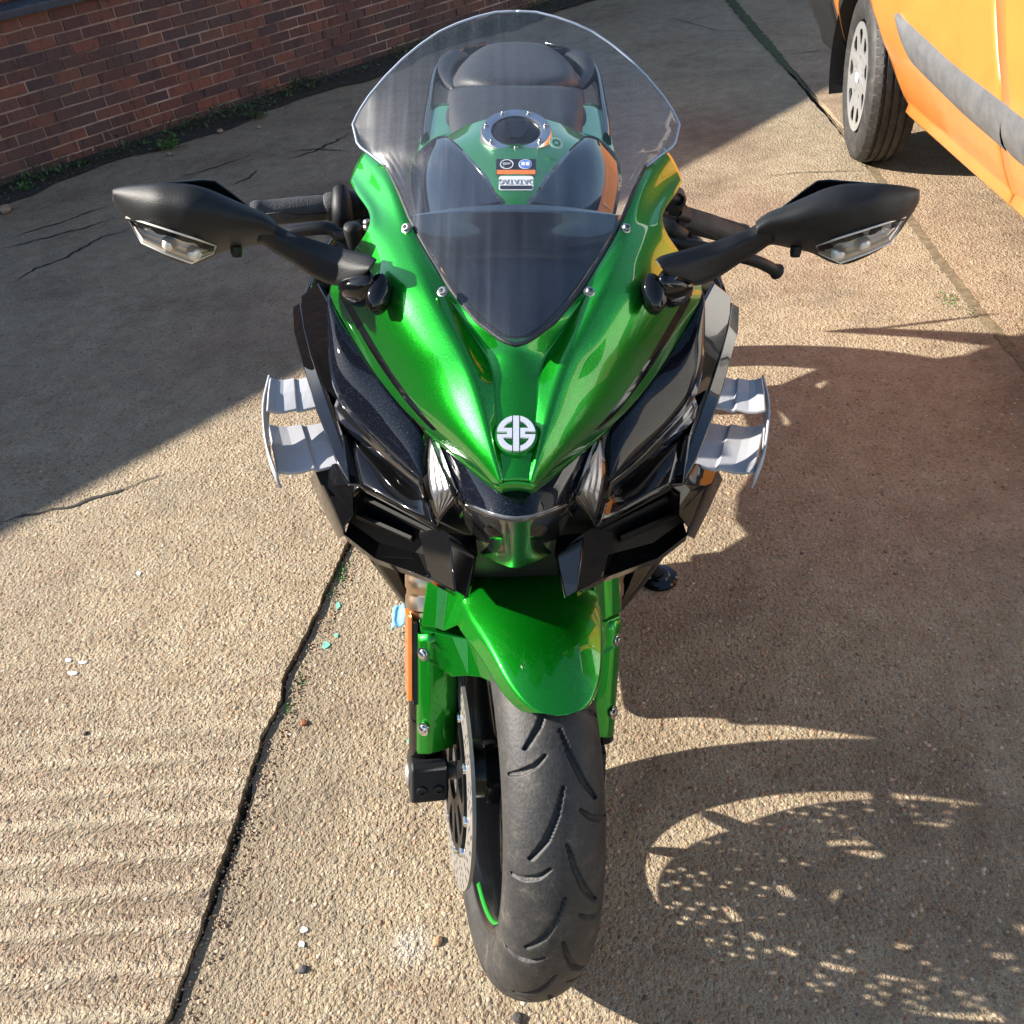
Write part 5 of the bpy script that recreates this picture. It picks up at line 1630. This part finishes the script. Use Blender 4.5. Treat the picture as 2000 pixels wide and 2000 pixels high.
# sidewalls, each with a raised bead line
for s in (1, -1):
    sd = wheel_lathe([(0.2632, 0.0580 * s), (0.2605, 0.0590 * s), (0.254, 0.0600 * s), (0.2475, 0.0602 * s), (0.243, 0.0602 * s), (0.236, 0.0585 * s), (0.2345, 0.0592 * s), (0.229, 0.0578 * s), (0.222, 0.053 * s), (0.2165, 0.0475 * s), (0.213, 0.046 * s)])
    sd.build('tyre_sidewall', M['tyre'], wheel, off=WO)
    # raised lettering marks on the sidewall
# rim
rim = wheel_lathe([(0.2185, -0.0470), (0.217, -0.0495), (0.211, -0.0490), (0.207, -0.0440), (0.2035, -0.041), (0.200, -0.036), (0.197, -0.020), (0.196, 0.0), (0.197, 0.020), (0.200, 0.036), (0.2035, 0.041), (0.207, 0.0440), (0.211, 0.0490), (0.217, 0.0495), (0.2185, 0.0470), (0.205, 0.03), (0.203, 0), (0.205, -0.03)], 96)
rim.v = rim.v
rim.build('rim', M['rim_black'], wheel, off=WO, auto=35)
def arc_strip(r0, x0, r1, x1, a0, a1, n=26):
    vs = []
    for i in range(n + 1):
        a = radians(lerp(a0, a1, i / n))
        vs += [WH(x0, r0, a), WH(x1, r1, a)]
    return vs, grid_faces(n + 1, 2)
for s in (1, -1):
    for a0 in (-72, 48, 168):
        vs, fs = arc_strip(0.2064, 0.0452 * s, 0.2022, 0.0402 * s, a0, a0 + 86)
        mesh_obj('rim_stripe', vs, fs, M['rim_green'], wheel, off=WO, solid=0.0008)
hub = wheel_lathe([(0.012, -0.060), (0.040, -0.060), (0.042, -0.045), (0.030, -0.040), (0.028, 0.040), (0.042, 0.045), (0.040, 0.060), (0.012, 0.060)], 40)
hub.build('hub', M['rim_black'], wheel, off=WO, auto=35)
for k in range(5):
    for sd in (-1, 1):
        a = radians(72 * k + 20)
        m_ = MB()
        rings = []
        for f_ in (0.0, 0.25, 0.5, 0.75, 1.0):
            r = lerp(0.030, 0.200, f_)
            da = sd * lerp(0.10, 0.24, f_ ** 0.8)
            wd = lerp(0.013, 0.0095, f_)
            th = lerp(0.022, 0.015, f_)
            c_ = a + da
            ta = wd / r
            rings.append([WH(x_, r, c_ + q) for x_, q in ((-th, -ta * 0.6), (-th * 0.9, ta * 0.6), (0, ta), (th * 0.9, ta * 0.6), (th, -ta * 0.6), (0, -ta))])
        m_.loft(rings)
        m_.build('spoke', M['rim_black'], wheel, off=WO, sub=1)
# drilled discs on their carriers
def circ(cx, cy, r, n): return [(cx + r * cos(2 * pi * i / n), cy + r * sin(2 * pi * i / n)) for i in range(n)]
for s in (-1, 1):
    outer = []
    n = 180
    for i in range(n):
        a = 2 * pi * i / n
        outer.append((0.160 * cos(a), 0.160 * sin(a)))
    sp_ = [outer, circ(0, 0, 0.117, 90)]
    for k in range(30):
        a = 2 * pi * k / 30
        for (r, o_) in ((0.1235, 0.0), (0.1315, 0.065), (0.1395, 0.0), (0.1475, 0.065), (0.1545, 0.02)):
            if (k % 3 == 2 and r in (0.1235,)): continue
            sp_.append(circ(r * cos(a + o_ + 0.04 * (k % 2)), r * sin(a + o_ + 0.04 * (k % 2)), 0.0034, 10))
    dx_ = 0.081 if s < 0 else 0.060
    fn = lambda co: st(AX + Vector((s * dx_ + co.z, co.x, co.y))) - WO
    disc = flat_shape('brake_disc', sp_, 0.005, M['steel'], wheel, fn)
    car = [circ(0, 0, 0.108, 90), circ(0, 0, 0.040, 40)]
    for k in range(10):
        a0 = 2 * pi * k / 10
        car.append([(r * cos(a0 + t), r * sin(a0 + t)) for r, t in ((0.058, -0.10), (0.092, -0.20), (0.099, -0.12), (0.099, 0.12), (0.092, 0.20), (0.058, 0.10))])
    flat_shape('disc_carrier', car, 0.006, M['dark_metal'], disc, lambda co: st(AX + Vector((s * (dx_ + 0.0025) + co.z, co.x, co.y))) - WO)
    for k in range(10):
        a = 2 * pi * (k + 0.5) / 10
        p = AX + Vector((s * (dx_ + 0.0035), 0.1125 * cos(a), 0.1125 * sin(a)))
        m_ = MB().lathe([(0.0, 0.0035), (0.0065, 0.0030), (0.0080, 0.0005), (0.0080, -0.0065)], p, (s, 0, 0), 14)
        m_.v = [st(q) for q in m_.v]
        m_.build('disc_button', M['chrome'], disc, off=WO, auto=35)
# axle, clamps, fork legs
fork = empty('fork', FK(0, 0.2, 0) - BO)
fork.parent = bike
FO = FK(0, 0.2, 0)
m_ = MB().tube([st(AX + Vector((-0.140, 0, 0))), st(AX + Vector((0.122, 0, 0)))], 0.0125, 20)
m_.build('axle', M['steel'], fork, off=FO)
FX = 0.124
for s in (1, -1):
    MB().tube([FK(FX * s, 0.03, 0), FK(FX * s, 0.225, 0)], 0.024, 24).build('fork_slider', M['gloss_black'], fork, off=FO)
    gt = MB().lathe([(0.020, 0.20), (0.0255, 0.20), (0.0255, 0.245), (0.0275, 0.248), (0.0275, 0.262), (0.0260, 0.266), (0.0260, 0.272), (0.0280, 0.276), (0.0280, 0.29), (0.0265, 0.295), (0.0265, 0.70)], AX + Vector((FX * s, 0, 0)), SA, 32)
    gt.v = [st(p) for p in gt.v]
    gt.build('fork_tube', M['gold'], fork, off=FO, auto=30)
    # axle clamp with pinch bolts
    cl = MB()
    def F2(x, a, f): return FK(x * s, a, f)
    o_ = [(-0.030, -0.012), (-0.030, 0.012), (-0.022, 0.030), (0.030, 0.034), (0.040, 0.026), (0.040, -0.022), (0.024, -0.032), (-0.018, -0.030)]
    cl.loft([[F2(xx, a, f) for f, a in [(p, q) for p, q in o_]] for xx in ((0.097, 0.101, 0.143, 0.148) if s < 0 else (0.092, 0.095, 0.124, 0.127))])
    cl.build('axle_clamp', M['satin_black'], fork, off=FO, bevel=0.004)
    bs = MB().lathe([(0.0, 0.153), (0.013, 0.153), (0.0165, 0.150), (0.017, 0.145)] if s < 0 else [(0.0, 0.134), (0.012, 0.134), (0.015, 0.131), (0.016, 0.124)], AX, (s, 0, 0), 24)
    bs.v = [st(p) for p in bs.v]
    bs.build('axle_nut', M['steel'], fork, off=FO, auto=30)
    bt = MB()
    for xx in ((0.1106, 0.1338) if s < 0 else (0.100, 0.118)):
        p = AX + Vector((xx * s, 0, 0)) + SA * (-0.006) + SF * 0.0395
        bb = MB().lathe([(0.0078, -0.001), (0.0078, 0.002), (0.0060, 0.0030), (0.0036, 0.0030), (0.0032, -0.001), (0.0, -0.001)], p, SF - SA * 0.25, 18)
        bb.v = [st(q) for q in bb.v]
        bb.build('pinch_bolt', M['dark_metal'], fork, off=FO, auto=30)
    # caliper behind the leg
    ca = MB().box((0, 0, 0), (0.052, 0.05, 0.12))
    ca.v = [FK(0.090 * s, 0.13, -0.065) + SROT @ p for p in ca.v]
    ca.build('caliper', M['matt_black'], fork, off=FO, bevel=0.008)
    # amber reflector on a dark bracket
    rk = 0.0 if s < 0 else -0.05
    rf = MB()
    rf.loft([[FK(x * s, a, f) for x, f in ((0.1455, 0.034 + rk), (0.1520, 0.032 + rk), (0.1520, -0.006 + rk), (0.1455, -0.006 + rk))] for a in (0.125, 0.13, 0.238, 0.244)])
    rf.build('reflector', M['amber'], fork, off=FO, bevel=0.0015)
    rb_ = MB()
    rb_.loft([[FK(x * s, a, f) for x, f in ((0.1385, 0.034 + rk), (0.1445, 0.034 + rk), (0.1445, -0.012 + rk), (0.1385, -0.012 + rk))] for a in (0.12, 0.235)])
    rb_.build('reflector_bracket', M['matt_black'], fork, off=FO, smooth=False)
    MB().tube([FK(0.142 * s, 0.03, 0.0), FK(0.142 * s, 0.20, 0.0)], 0.006, 10).build('sensor_lead', M['satin_black'], fork, off=FO)

# ---- front mudguard and fork covers
mg = empty('front_mudguard', WH(0, 0.33, radians(85)) - BO)
mg.parent = bike
MO = WH(0, 0.33, radians(85))
TIP = 61.0
def fw(phi):
    return interp([(62, 0.004), (62.5, 0.018), (63.2, 0.028), (64.4, 0.038), (67, 0.051), (72, 0.0625), (77, 0.0705), (84, 0.081), (92, 0.093), (105, 0.098), (120, 0.100), (150, 0.100)], phi)
vs = []
phis = [62, 62.5, 63.2, 64.4, 66, 69, 72, 76, 80, 85, 90, 96, 102, 108, 114, 120, 128, 136, 146]
ts = [-1.0, -0.97, -0.9, -0.78, -0.6, -0.4, -0.2, 0, 0.2, 0.4, 0.6, 0.78, 0.9, 0.97, 1.0]
for ph in phis:
    w = fw(ph)
    for t in ts:
        at = abs(t)
        x = w * (t if at < 0.9 else (1 if t > 0 else -1) * (0.9 + (at - 0.9) * 0.9))
        r = 0.3275 - 0.034 * (abs(x) / 0.085) ** 2.2 - (0.020 * ((at - 0.9) / 0.1) if at > 0.9 and ph > 64 else 0)
        vs.append(WH(x, r, radians(ph)))
nt_ = len(ts)
cre = []
for i in range(len(phis) - 1):
    for j in (2, nt_ - 3): cre.append((i * nt_ + j, (i + 1) * nt_ + j, 0.55))
fender = mesh_obj('fender', vs, grid_faces(len(phis), nt_), M['green'], mg, off=MO, sub=2, solid=0.0035, crease=cre)
for s in (1, -1):
    def FS(p): return FK(p[0] * s, p[1], p[2])
    # cover over the slider: folded sheet with an angled front
    secs = [(0.046, 0.038), (0.052, 0.040), (0.10, 0.043), (0.17, 0.046), (0.222, 0.048)]
    vs = []
    for a, f in secs:
        vs += [FS(p) for p in ((0.1385, a, -0.010), (0.1375, a + 0.000, f - 0.008), (0.1250, a + 0.004, f + 0.002), (0.104, a + 0.006, f - 0.002), (0.087, a + 0.008, f - 0.012), (0.085, a + 0.008, -0.012))]
    cr = [(i * 6 + j, (i + 1) * 6 + j, 0.8) for i in range(len(secs) - 1) for j in (1, 2, 3, 4)]
    cov = mesh_obj('fork_cover', vs, grid_faces(len(secs), 6), M['green'], mg, off=MO, sub=2, solid=0.003, crease=cr)
    # arm bridging to the fender
    P_ = [(0.1359, 0.228, 0.040), (0.116, 0.226, 0.050), (0.096, 0.223, 0.058), (0.077, 0.221, 0.066), (0.069, 0.2255, 0.070), (0.0573, 0.200, 0.080), (0.0405, 0.164, 0.090),
          (0.061, 0.172, 0.078), (0.076, 0.171, 0.068), (0.0957, 0.165, 0.053), (0.110, 0.176, 0.048), (0.126, 0.187, 0.050), (0.068, 0.214, 0.075), (0.136, 0.240, 0.010), (0.108, 0.238, 0.030), (0.075, 0.233, 0.048)]
    mesh_obj('cover_arm', [FS(p) for p in P_], [(0, 1, 10, 11), (1, 2, 9, 10), (2, 3, 8, 9), (3, 12, 7, 8), (3, 4, 12), (4, 5, 12), (12, 5, 7), (5, 6, 7), (0, 13, 14, 1), (1, 14, 2), (2, 14, 15, 3), (3, 15, 4)], M['green'], mg, off=MO, solid=0.003, smooth=False, bevel=0.0015)
    # upper flank reaching along the fork tube
    P_ = [(0.1342, 0.236, 0.045), (0.118, 0.2365, 0.058), (0.1075, 0.232, 0.060), (0.088, 0.250, 0.085), (0.122, 0.330, 0.050), (0.113, 0.322, 0.058), (0.100, 0.315, 0.062), (0.080, 0.320, 0.085), (0.128, 0.250, 0.020), (0.120, 0.33, 0.02)]
    mesh_obj('upper_flank', [FS(p) for p in P_], [(0, 1, 5, 4), (1, 2, 6, 5), (2, 3, 7, 6), (8, 0, 4, 9)], M['green'], mg, off=MO, solid=0.003, smooth=False, bevel=0.002)
    for a in (0.196, 0.089):
        p = AX + Vector((0.1325 * s, 0, 0)) + SA * a + SF * 0.0445
        bb = MB().lathe([(0.0095, -0.0015), (0.0095, 0.0008), (0.0062, 0.001), (0.0055, 0.0040), (0.003, 0.0050), (0.0, 0.0052)], p, Vector((0.72 * s, 0, 0)) + SF * 0.7, 20)
        bb.v = [st(q) for q in bb.v]
        bb.build('cover_bolt', M['chrome'], cov, off=MO, auto=30)
    if s < 0:
        efn2 = lambda co: FK(-0.1235 + co.x, 0.2095 + co.y - 0.22 * co.x, 0.0495 + co.z + 0.45 * co.x)
        M['engraved'] = pbr('engraved_paint', (0.01, 0.10, 0.015), 0.4)
        tg = flat_text('part_mark', 'X185', 0.0078, 0.0012, M['engraved'], cov, lambda co: efn2(co) - MO)
        for q_ in ([(-0.0125, 0.0030), (-0.0092, 0.0030), (-0.0092, 0.0023), (-0.0125, 0.0023)], [(0.0095, -0.0023), (0.0125, -0.0023), (0.0125, -0.0030), (0.0095, -0.0030)]):
            flat_shape('part_mark_bracket', [q_], 0.0012, M['engraved'], cov, lambda co: efn2(co) - MO)

# ---- lower fairing, engine, frame and the rest of the machine
LF = []
for (z, yf, wf_, yr, wr) in ((0.655, 1.03, 0.240, 1.60, 0.25), (0.59, 1.06, 0.256, 1.63, 0.25), (0.493, 1.12, 0.2546, 1.66, 0.245), (0.382, 1.17, 0.240, 1.66, 0.22), (0.263, 1.20, 0.2016, 1.64, 0.19), (0.20, 1.20, 0.160, 1.62, 0.15), (0.14, 1.18, 0.110, 1.58, 0.10), (0.12, 1.22, 0.05, 1.54, 0.06)):
    LF.append((z, yf, wf_, yr, wr))
for s in (1, -1):
    vs = []
    for z, yf, w0, yr, w1 in LF:
        ins = 0.095 if z > 0.3 else 0.045
        vs += [Vector((s * (w0 - ins * 0.8), yf + 0.05, z)), Vector((s * (w0 - 0.022), yf - 0.004, z)), Vector((s * w0, yf + 0.012, z)), Vector((s * lerp(w0, w1, 0.5), lerp(yf, yr, 0.4), z)), Vector((s * w1, lerp(yf, yr, 0.8), z)), Vector((s * (w1 - 0.01), yr, z))]
    n_r = len(LF)
    cr = [(i * 6 + j, (i + 1) * 6 + j, 0.85) for i in range(n_r - 1) for j in (1, 2)]
    mesh_obj('lower_fairing', vs, grid_faces(n_r, 6), M['gloss_black'], bike, off=BO, sub=2, solid=0.005, crease=cr)
    # upper side of the fairing behind the blades
    us = [[Q(412 * s, 585, 1.10), Vector((0.27 * s, 1.28, 0.90)), Vector((0.235 * s, 1.55, 0.86))], [Q(403 * s, 680, 1.08), Vector((0.275 * s, 1.28, 0.80)), Vector((0.25 * s, 1.58, 0.78))],
          [Q(376 * s, 780, 1.04), Vector((0.268 * s, 1.25, 0.70)), Vector((0.25 * s, 1.60, 0.70))], [Q(345 * s, 900, 1.0), Vector((0.255 * s, 1.2, 0.62)), Vector((0.245 * s, 1.60, 0.62))]]
    mesh_obj('fairing_flank', [p for r in us for p in r], grid_faces(4, 3), M['gloss_black'], bike, off=BO, sub=2, solid=0.004)
rd = MB().box((0, 1.25, 0.56), (0.30, 0.05, 0.34), Matrix.Rotation(radians(12), 3, 'X'))
rd.build('radiator', M['black_hole'], bike, off=BO, smooth=False)
en_ = MB().box((0, 1.42, 0.46), (0.36, 0.48, 0.42))
en_.box((0, 1.34, 0.66), (0.30, 0.30, 0.16), Matrix.Rotation(radians(25), 3, 'X'))
en_.lathe([(0.0, 0.20), (0.10, 0.20), (0.115, 0.18), (0.115, -0.18), (0.10, -0.20), (0.0, -0.20)], (0, 1.50, 0.42), (1, 0, 0), 32)
en_.build('engine', M['dark_metal'], bike, off=BO, bevel=0.02)
fr = MB()
for s in (1, -1):
    fr.tube([(s * 0.06, 1.20, 0.92), (s * 0.17, 1.35, 0.80), (s * 0.19, 1.62, 0.66), (s * 0.16, 1.72, 0.42)], [0.028, 0.026, 0.024, 0.03], 10)
    fr.tube([(s * 0.17, 1.62, 0.70), (s * 0.14, 2.1, 0.78), (s * 0.10, 2.5, 0.84)], 0.014, 8)
fr.build('frame', M['gloss_black'], bike, off=BO)
swm = MB()
swm.loft([[Vector((0.05 + dx, y, z + dz)) for dx, dz in ((-0.03, -0.04), (0.03, -0.04), (0.03, 0.04), (-0.03, 0.04))] for y, z, _ in ((1.66, 0.40, 0), (1.95, 0.37, 0))])
swm.loft([[Vector((0.13 + dx, y, z + dz)) for dx, dz in ((-0.022, -k), (0.022, -k), (0.022, k), (-0.022, k))] for y, z, k in ((1.70, 0.40, 0.05), (2.0, 0.36, 0.04), (2.34, 0.31, 0.03))])
swm.build('swingarm', M['dark_metal'], bike, off=BO, smooth=False, bevel=0.005)
rwl = empty('rear_wheel', Vector((0, 2.27, 0.315)) - BO)
rwl.parent = bike
RO = Vector((0, 2.27, 0.315))
def RW(x, r, phi): return RO + Vector((x, -r * cos(phi), r * sin(phi)))
tyre(0.315, 0.092, 0.075, 'tyre', rwl, RW, nseg=120, nx=20, grooves=False, off=RO)
MB().lathe([(0.25, -0.091), (0.225, -0.075), (0.215, -0.072), (0.205, -0.06), (0.195, 0), (0.205, 0.06), (0.215, 0.072), (0.225, 0.075), (0.25, 0.091)], RO, (1, 0, 0), 64).build('rim', M['rim_black'], rwl, off=RO)
for k in range(5):
    a = 2 * pi * k / 5
    MB().loft([[RW(x_, r, a + q / r) for x_, q in ((-0.02, -0.016), (-0.02, 0.016), (0.02, 0.016), (0.02, -0.016))] for r in (0.03, 0.2)]).build('spoke', M['rim_black'], rwl, off=RO, smooth=False)
MB().lathe([(0.0, -0.1), (0.05, -0.1), (0.05, 0.1), (0.0, 0.1)], RO, (1, 0, 0), 24).build('hub', M['dark_metal'], rwl, off=RO, auto=30)
for s in (1, -1):
    cvp = [(1.60, 0.42), (1.72, 0.34), (1.95, 0.36), (2.20, 0.40), (2.42, 0.48), (2.50, 0.66), (2.30, 0.80), (1.60, 0.80)]
    mesh_obj('shadow_plate', [(s * 0.128, y, z) for y, z in cvp], [tuple(range(len(cvp)))], M['satin_black'], bike, smooth=False, off=BO, solid=0.012)  # unseen plates added to stop sunlight passing between rear wheel and tail
hg = MB()
hg.loft([[RW(x_, r_, radians(180 - a_)) for x_, r_ in ((-0.10, 0.30), (-0.085, 0.335), (0.085, 0.335), (0.10, 0.30), (0.085, 0.325), (-0.085, 0.325))] for a_ in range(70, 185, 10)])
hg.build('rear_mudguard', M['satin_black'], bike, off=BO)
ex = MB().lathe([(0.035, 0.0), (0.055, 0.05), (0.070, 0.15), (0.072, 0.42), (0.060, 0.50), (0.045, 0.505), (0.045, 0.45)], (-0.19, 1.72, 0.36), (-0.06, 0.93, 0.28), 28)
ex.build('exhaust', M['dark_metal'], bike, off=BO, auto=35)
MB().tube([(-0.10, 1.20, 0.28), (-0.12, 1.5, 0.20), (-0.17, 1.74, 0.36)], 0.028, 12).build('exhaust_pipe', M['steel'], bike, off=BO)
for s in (1, -1):
    MB().tube([(s * 0.17, 1.78, 0.40), (s * 0.28, 1.78, 0.41)], 0.013, 12).build('footrest', M['dark_metal'], bike, off=BO)
    MB().tube([(s * 0.15, 2.05, 0.62), (s * 0.17, 2.02, 0.50), (s * 0.26, 2.02, 0.50)], 0.013, 10).build('footrest', M['dark_metal'], bike, off=BO)
    MB().loft([[Vector((s * 0.155 + dx, y, z)) for dx in (-0.008, 0.008) for z in ((z0, z1) if dx < 0 else (z1, z0))] for y, z0, z1 in ((1.70, 0.36, 0.46), (1.86, 0.38, 0.42))]).build('heel_plate', M['dark_metal'], bike, off=BO, smooth=False)
# side stand on the picture's right, its broad foot flat on the ground
g_w = gpt(1287, 1131, 0.0)
ft = RY.inverted() @ Vector((g_w.x, g_w.y, 0.0))
ftn = RY.inverted().to_3x3() @ Vector((0, 0, 1))
sd = MB().tube([Vector((0.12, 1.66, 0.27)), ft.lerp(Vector((0.12, 1.66, 0.27)), 0.5), ft + ftn * 0.012], [0.016, 0.014, 0.013], 12)
sdo = sd.build('side_stand', M['matt_black'], bike, off=BO)
MB().lathe([(0.0, 0.016), (0.020, 0.016), (0.024, 0.012), (0.036, 0.010), (0.040, 0.006), (0.040, 0.0)], ft, ftn, 32).build('stand_foot', M['gloss_black'], sdo, off=BO, auto=30)

# ------------------------------------------------------------------ small things on the ground
rg = random.Random(3)
def blob(name, pts_px, z, mat, lab, cat, group=None):
    o = []
    P = [gpt(u, v, z) for u, v in pts_px]
    c = sum(P, Vector()) / len(P)
    vs = [p - c for p in P] + [Vector(((p - c).x * 0.9, (p - c).y * 0.9, 0.0018)) for p in P]
    n = len(P)
    fs = [(i, (i + 1) % n, n + (i + 1) % n, n + i) for i in range(n)] + [tuple(range(n, 2 * n))]
    ob = mesh_obj(name, vs, fs, mat, smooth=False)
    ob.location = c
    tag(ob, lab, cat, group)
M['white_chip'] = pbr('white_paint_flake', (0.72, 0.71, 0.68), 0.7)
M['teal_chip'] = pbr('teal_paint', (0.16, 0.50, 0.36), 0.7, vary=0.3, vscale=200)
def rag_outline(u, v, a, b, seed, n=11):
    rr = random.Random(seed)
    return [(u + a * cos(2 * pi * i / n) * rr.uniform(0.65, 1.15), v + b * sin(2 * pi * i / n) * rr.uniform(0.65, 1.15)) for i in range(n)]
for i, (u, v, a, b, lab) in enumerate(((271, 1120, 5, 4, 'white fleck on the left slab nearest the top'), (134, 1290, 8, 4, 'white fleck at the left of the group of three on the ridged slab'), (161, 1294, 9, 4, 'white fleck at the right of the group of three on the ridged slab'), (142, 1315, 11, 5, 'largest white fleck, lowest of the three on the ridged slab'), (594, 1816, 8, 7, 'white fleck on the middle slab, upper of the pair left of the tyre'), (590, 1844, 8, 7, 'white fleck on the middle slab, lower of the pair left of the tyre'))):
    blob('paint_fleck', rag_outline(u, v, a, b, 50 + i), 0.0108 if i < 4 else 0.0008, M['white_chip'], lab, 'fleck', 'white flecks on the concrete')
for i, (u, v, a, b, lab) in enumerate(((636, 1260, 9, 9, 'lower teal paint spot beside the slab joint'), (657, 1241, 6, 4, 'upper teal paint spot beside the slab joint'), (661, 1182, 5, 8, 'pale teal paint spot nearest the motorcycle fairing'), (808, 1447, 14, 12, 'teal paint smear beside the fork cover'))):
    blob('paint_spot', rag_outline(u, v, a, b, 70 + i), 0.0004, M['teal_chip'], lab, 'paint spot', 'teal paint spots on the concrete')
# blue glove or cloth behind the fork
cl_c = gpt(797, 1212, 0.0)
rr = random.Random(9)
vs = []
for i in range(9):
    for j in range(7):
        x, y = (i / 8 - 0.5) * 0.062, (j / 6 - 0.5) * 0.066
        vs.append((x + 0.004 * rr.uniform(-1, 1), y + 0.004 * rr.uniform(-1, 1), 0.006 + 0.030 * max(0, 1 - (x * x + y * y) / 0.0022) + 0.007 * sin(i * 2.1) + rr.uniform(0, 0.004)))
bo = mesh_obj('blue_cloth', vs, grid_faces(9, 7), pbr('light_blue_cloth', (0.16, 0.42, 0.62), 0.8, vary=0.2, vscale=60), sub=2, solid=0.002)
bo.location = cl_c
tag(bo, 'crumpled light blue cloth lying on the ground beneath the motorcycle', 'cloth')
# brick-coloured chip and a few bigger loose stones
def rock(u, v, r, col, lab, seed, name='pebble', z=0.0):
    bmx = bmesh.new()
    bmesh.ops.create_icosphere(bmx, subdivisions=2, radius=r)
    for v_ in bmx.verts:
        v_.co *= 1 + 0.45 * mnoise.noise(v_.co * (0.8 / r) + Vector((seed * 9.1, 0, 0)))
        v_.co.z *= 0.62
    me = bpy.data.meshes.new(name)
    bmx.to_mesh(me); bmx.free()
    me.materials.append(pbr(name + '_stone', col, 0.8, grain=0.5, gscale=300, vary=0.3, vscale=80))
    o = finish(bpy.data.objects.new(name, me))
    o.location = gpt(u, v, z + r * 0.3)
    tag(o, lab, 'pebble', 'loose pebbles on the concrete')
rock(594, 1411, 0.007, (0.26, 0.09, 0.04), 'brick red chip on the middle slab right of the joint kink', 1)
rock(855, 1838, 0.008, (0.40, 0.24, 0.13), 'tan pebble left of the front tyre', 2)
rock(1012, 1986, 0.008, (0.05, 0.045, 0.042), 'dark pebble just below the front tyre', 3)
rock(590, 1893, 0.007, (0.10, 0.09, 0.09), 'grey pebble below the pair of white flecks', 4)
rock(168, 1432, 0.005, (0.06, 0.05, 0.045), 'small dark pebble on the ridged slab', 5, z=0.01)

# aggregate standing proud of the slabs near the camera
def embedded(name, n, seed, x0, x1, y0, y1, inside, z, rmin, rmax):
    rr = random.Random(seed)
    base = []
    bmx = bmesh.new()
    bmesh.ops.create_icosphere(bmx, subdivisions=1, radius=1.0)
    bv = [v_.co.copy() for v_ in bmx.verts]
    bmx.verts.index_update()
    bf = [tuple(v_.index for v_ in f.verts) for f in bmx.faces]
    bmx.free()
    V, F = [], []
    for _ in range(n):
        x, y = rr.uniform(x0, x1), rr.uniform(y0, y1)
        if not inside(x, y): continue
        r = rmin + (rmax - rmin) * rr.random() ** 3
        a, e = rr.uniform(0, 6.28), rr.uniform(0.6, 1.0)
        ca, sa = cos(a), sin(a)
        b0 = len(V)
        for c in bv:
            px, py = c.x * r, c.y * r * e
            V.append((x + px * ca - py * sa, y + px * sa + py * ca, z + c.z * r * 0.30 - r * 0.12))
        F += [tuple(i + b0 for i in f) for f in bf]
    me = bpy.data.meshes.new(name)
    me.from_pydata(V, [], F)
    for p in me.polygons: p.use_smooth = True
    me.materials.append(M['aggregate'])
    tag(finish(bpy.data.objects.new(name, me)), 'small stones of the aggregate standing proud of the concrete', 'aggregate', kind='stuff')
m, nt, b = new_mat('aggregate_stone')
ge = nd(nt, 'ShaderNodeNewGeometry')
lk(nt, ramp(nt, ge.outputs['Random Per Island'], [(0.0, (0.10, 0.070, 0.052)), (0.18, (0.30, 0.17, 0.095)), (0.36, (0.40, 0.28, 0.165)), (0.55, (0.30, 0.24, 0.18)), (0.72, (0.46, 0.35, 0.22)), (0.86, (0.33, 0.17, 0.10)), (1.0, (0.50, 0.43, 0.33))]).outputs[0], b.inputs['Base Color'])
b.inputs['Roughness'].default_value = 0.75
M['aggregate'] = m
jx = lambda y: interp([(q, p) for p, q in J1], y)
embedded('aggregate', 9000, 1, -1.5, -0.4, 0.5, 2.3, lambda x, y: x < jx(y) - 0.006, 0.010, 0.0018, 0.0065)
embedded('aggregate', 12000, 2, -0.5, 1.4, 0.45, 2.3, lambda x, y: x > jx(y) + 0.03 and x < 1.36, 0.0, 0.0018, 0.0065)
# crumbs and moss in the open joint
cr_ = MB()
for _ in range(900):
    y = rg.uniform(0.5, 2.0)
    x = jx(y) + rg.uniform(0.002, 0.05) ** 1.0
    r = rg.uniform(0.001, 0.0035)
    cr_.add([(x - r, y, 0.001), (x, y + r, 0.001), (x + r, y, 0.001), (x, y - r * 0.8, 0.001), (x, y, 0.001 + r)], [(0, 1, 4), (1, 2, 4), (2, 3, 4), (3, 0, 4)])
tag(cr_.build('joint_crumbs', M['aggregate'], smooth=False), 'crumbs of concrete lying along the open joint', 'crumbs', kind='stuff')
ms = MB()
for (u, v, n, sp) in ((668, 1118, 150, 0.013), (645, 1160, 40, 0.008), (587, 1330, 40, 0.008), (562, 1385, 40, 0.007), (1852, 585, 120, 0.02), (1900, 612, 60, 0.02)):
    c = gpt(u, v, 0.0)
    for _ in range(n):
        leaf(ms, c + Vector((rg.gauss(0, sp * 0.7), rg.gauss(0, sp * 1.6), 0.0)), rg.uniform(0.003, 0.009), rg.uniform(0.0008, 0.0022), rg.uniform(0, 6.28), rg.uniform(0.2, 1.3), rg)
tag(ms.build('joint_moss_tufts', M['weed_bright'], smooth=False), 'small green moss tufts in the joint beside the motorcycle', 'moss', kind='stuff')
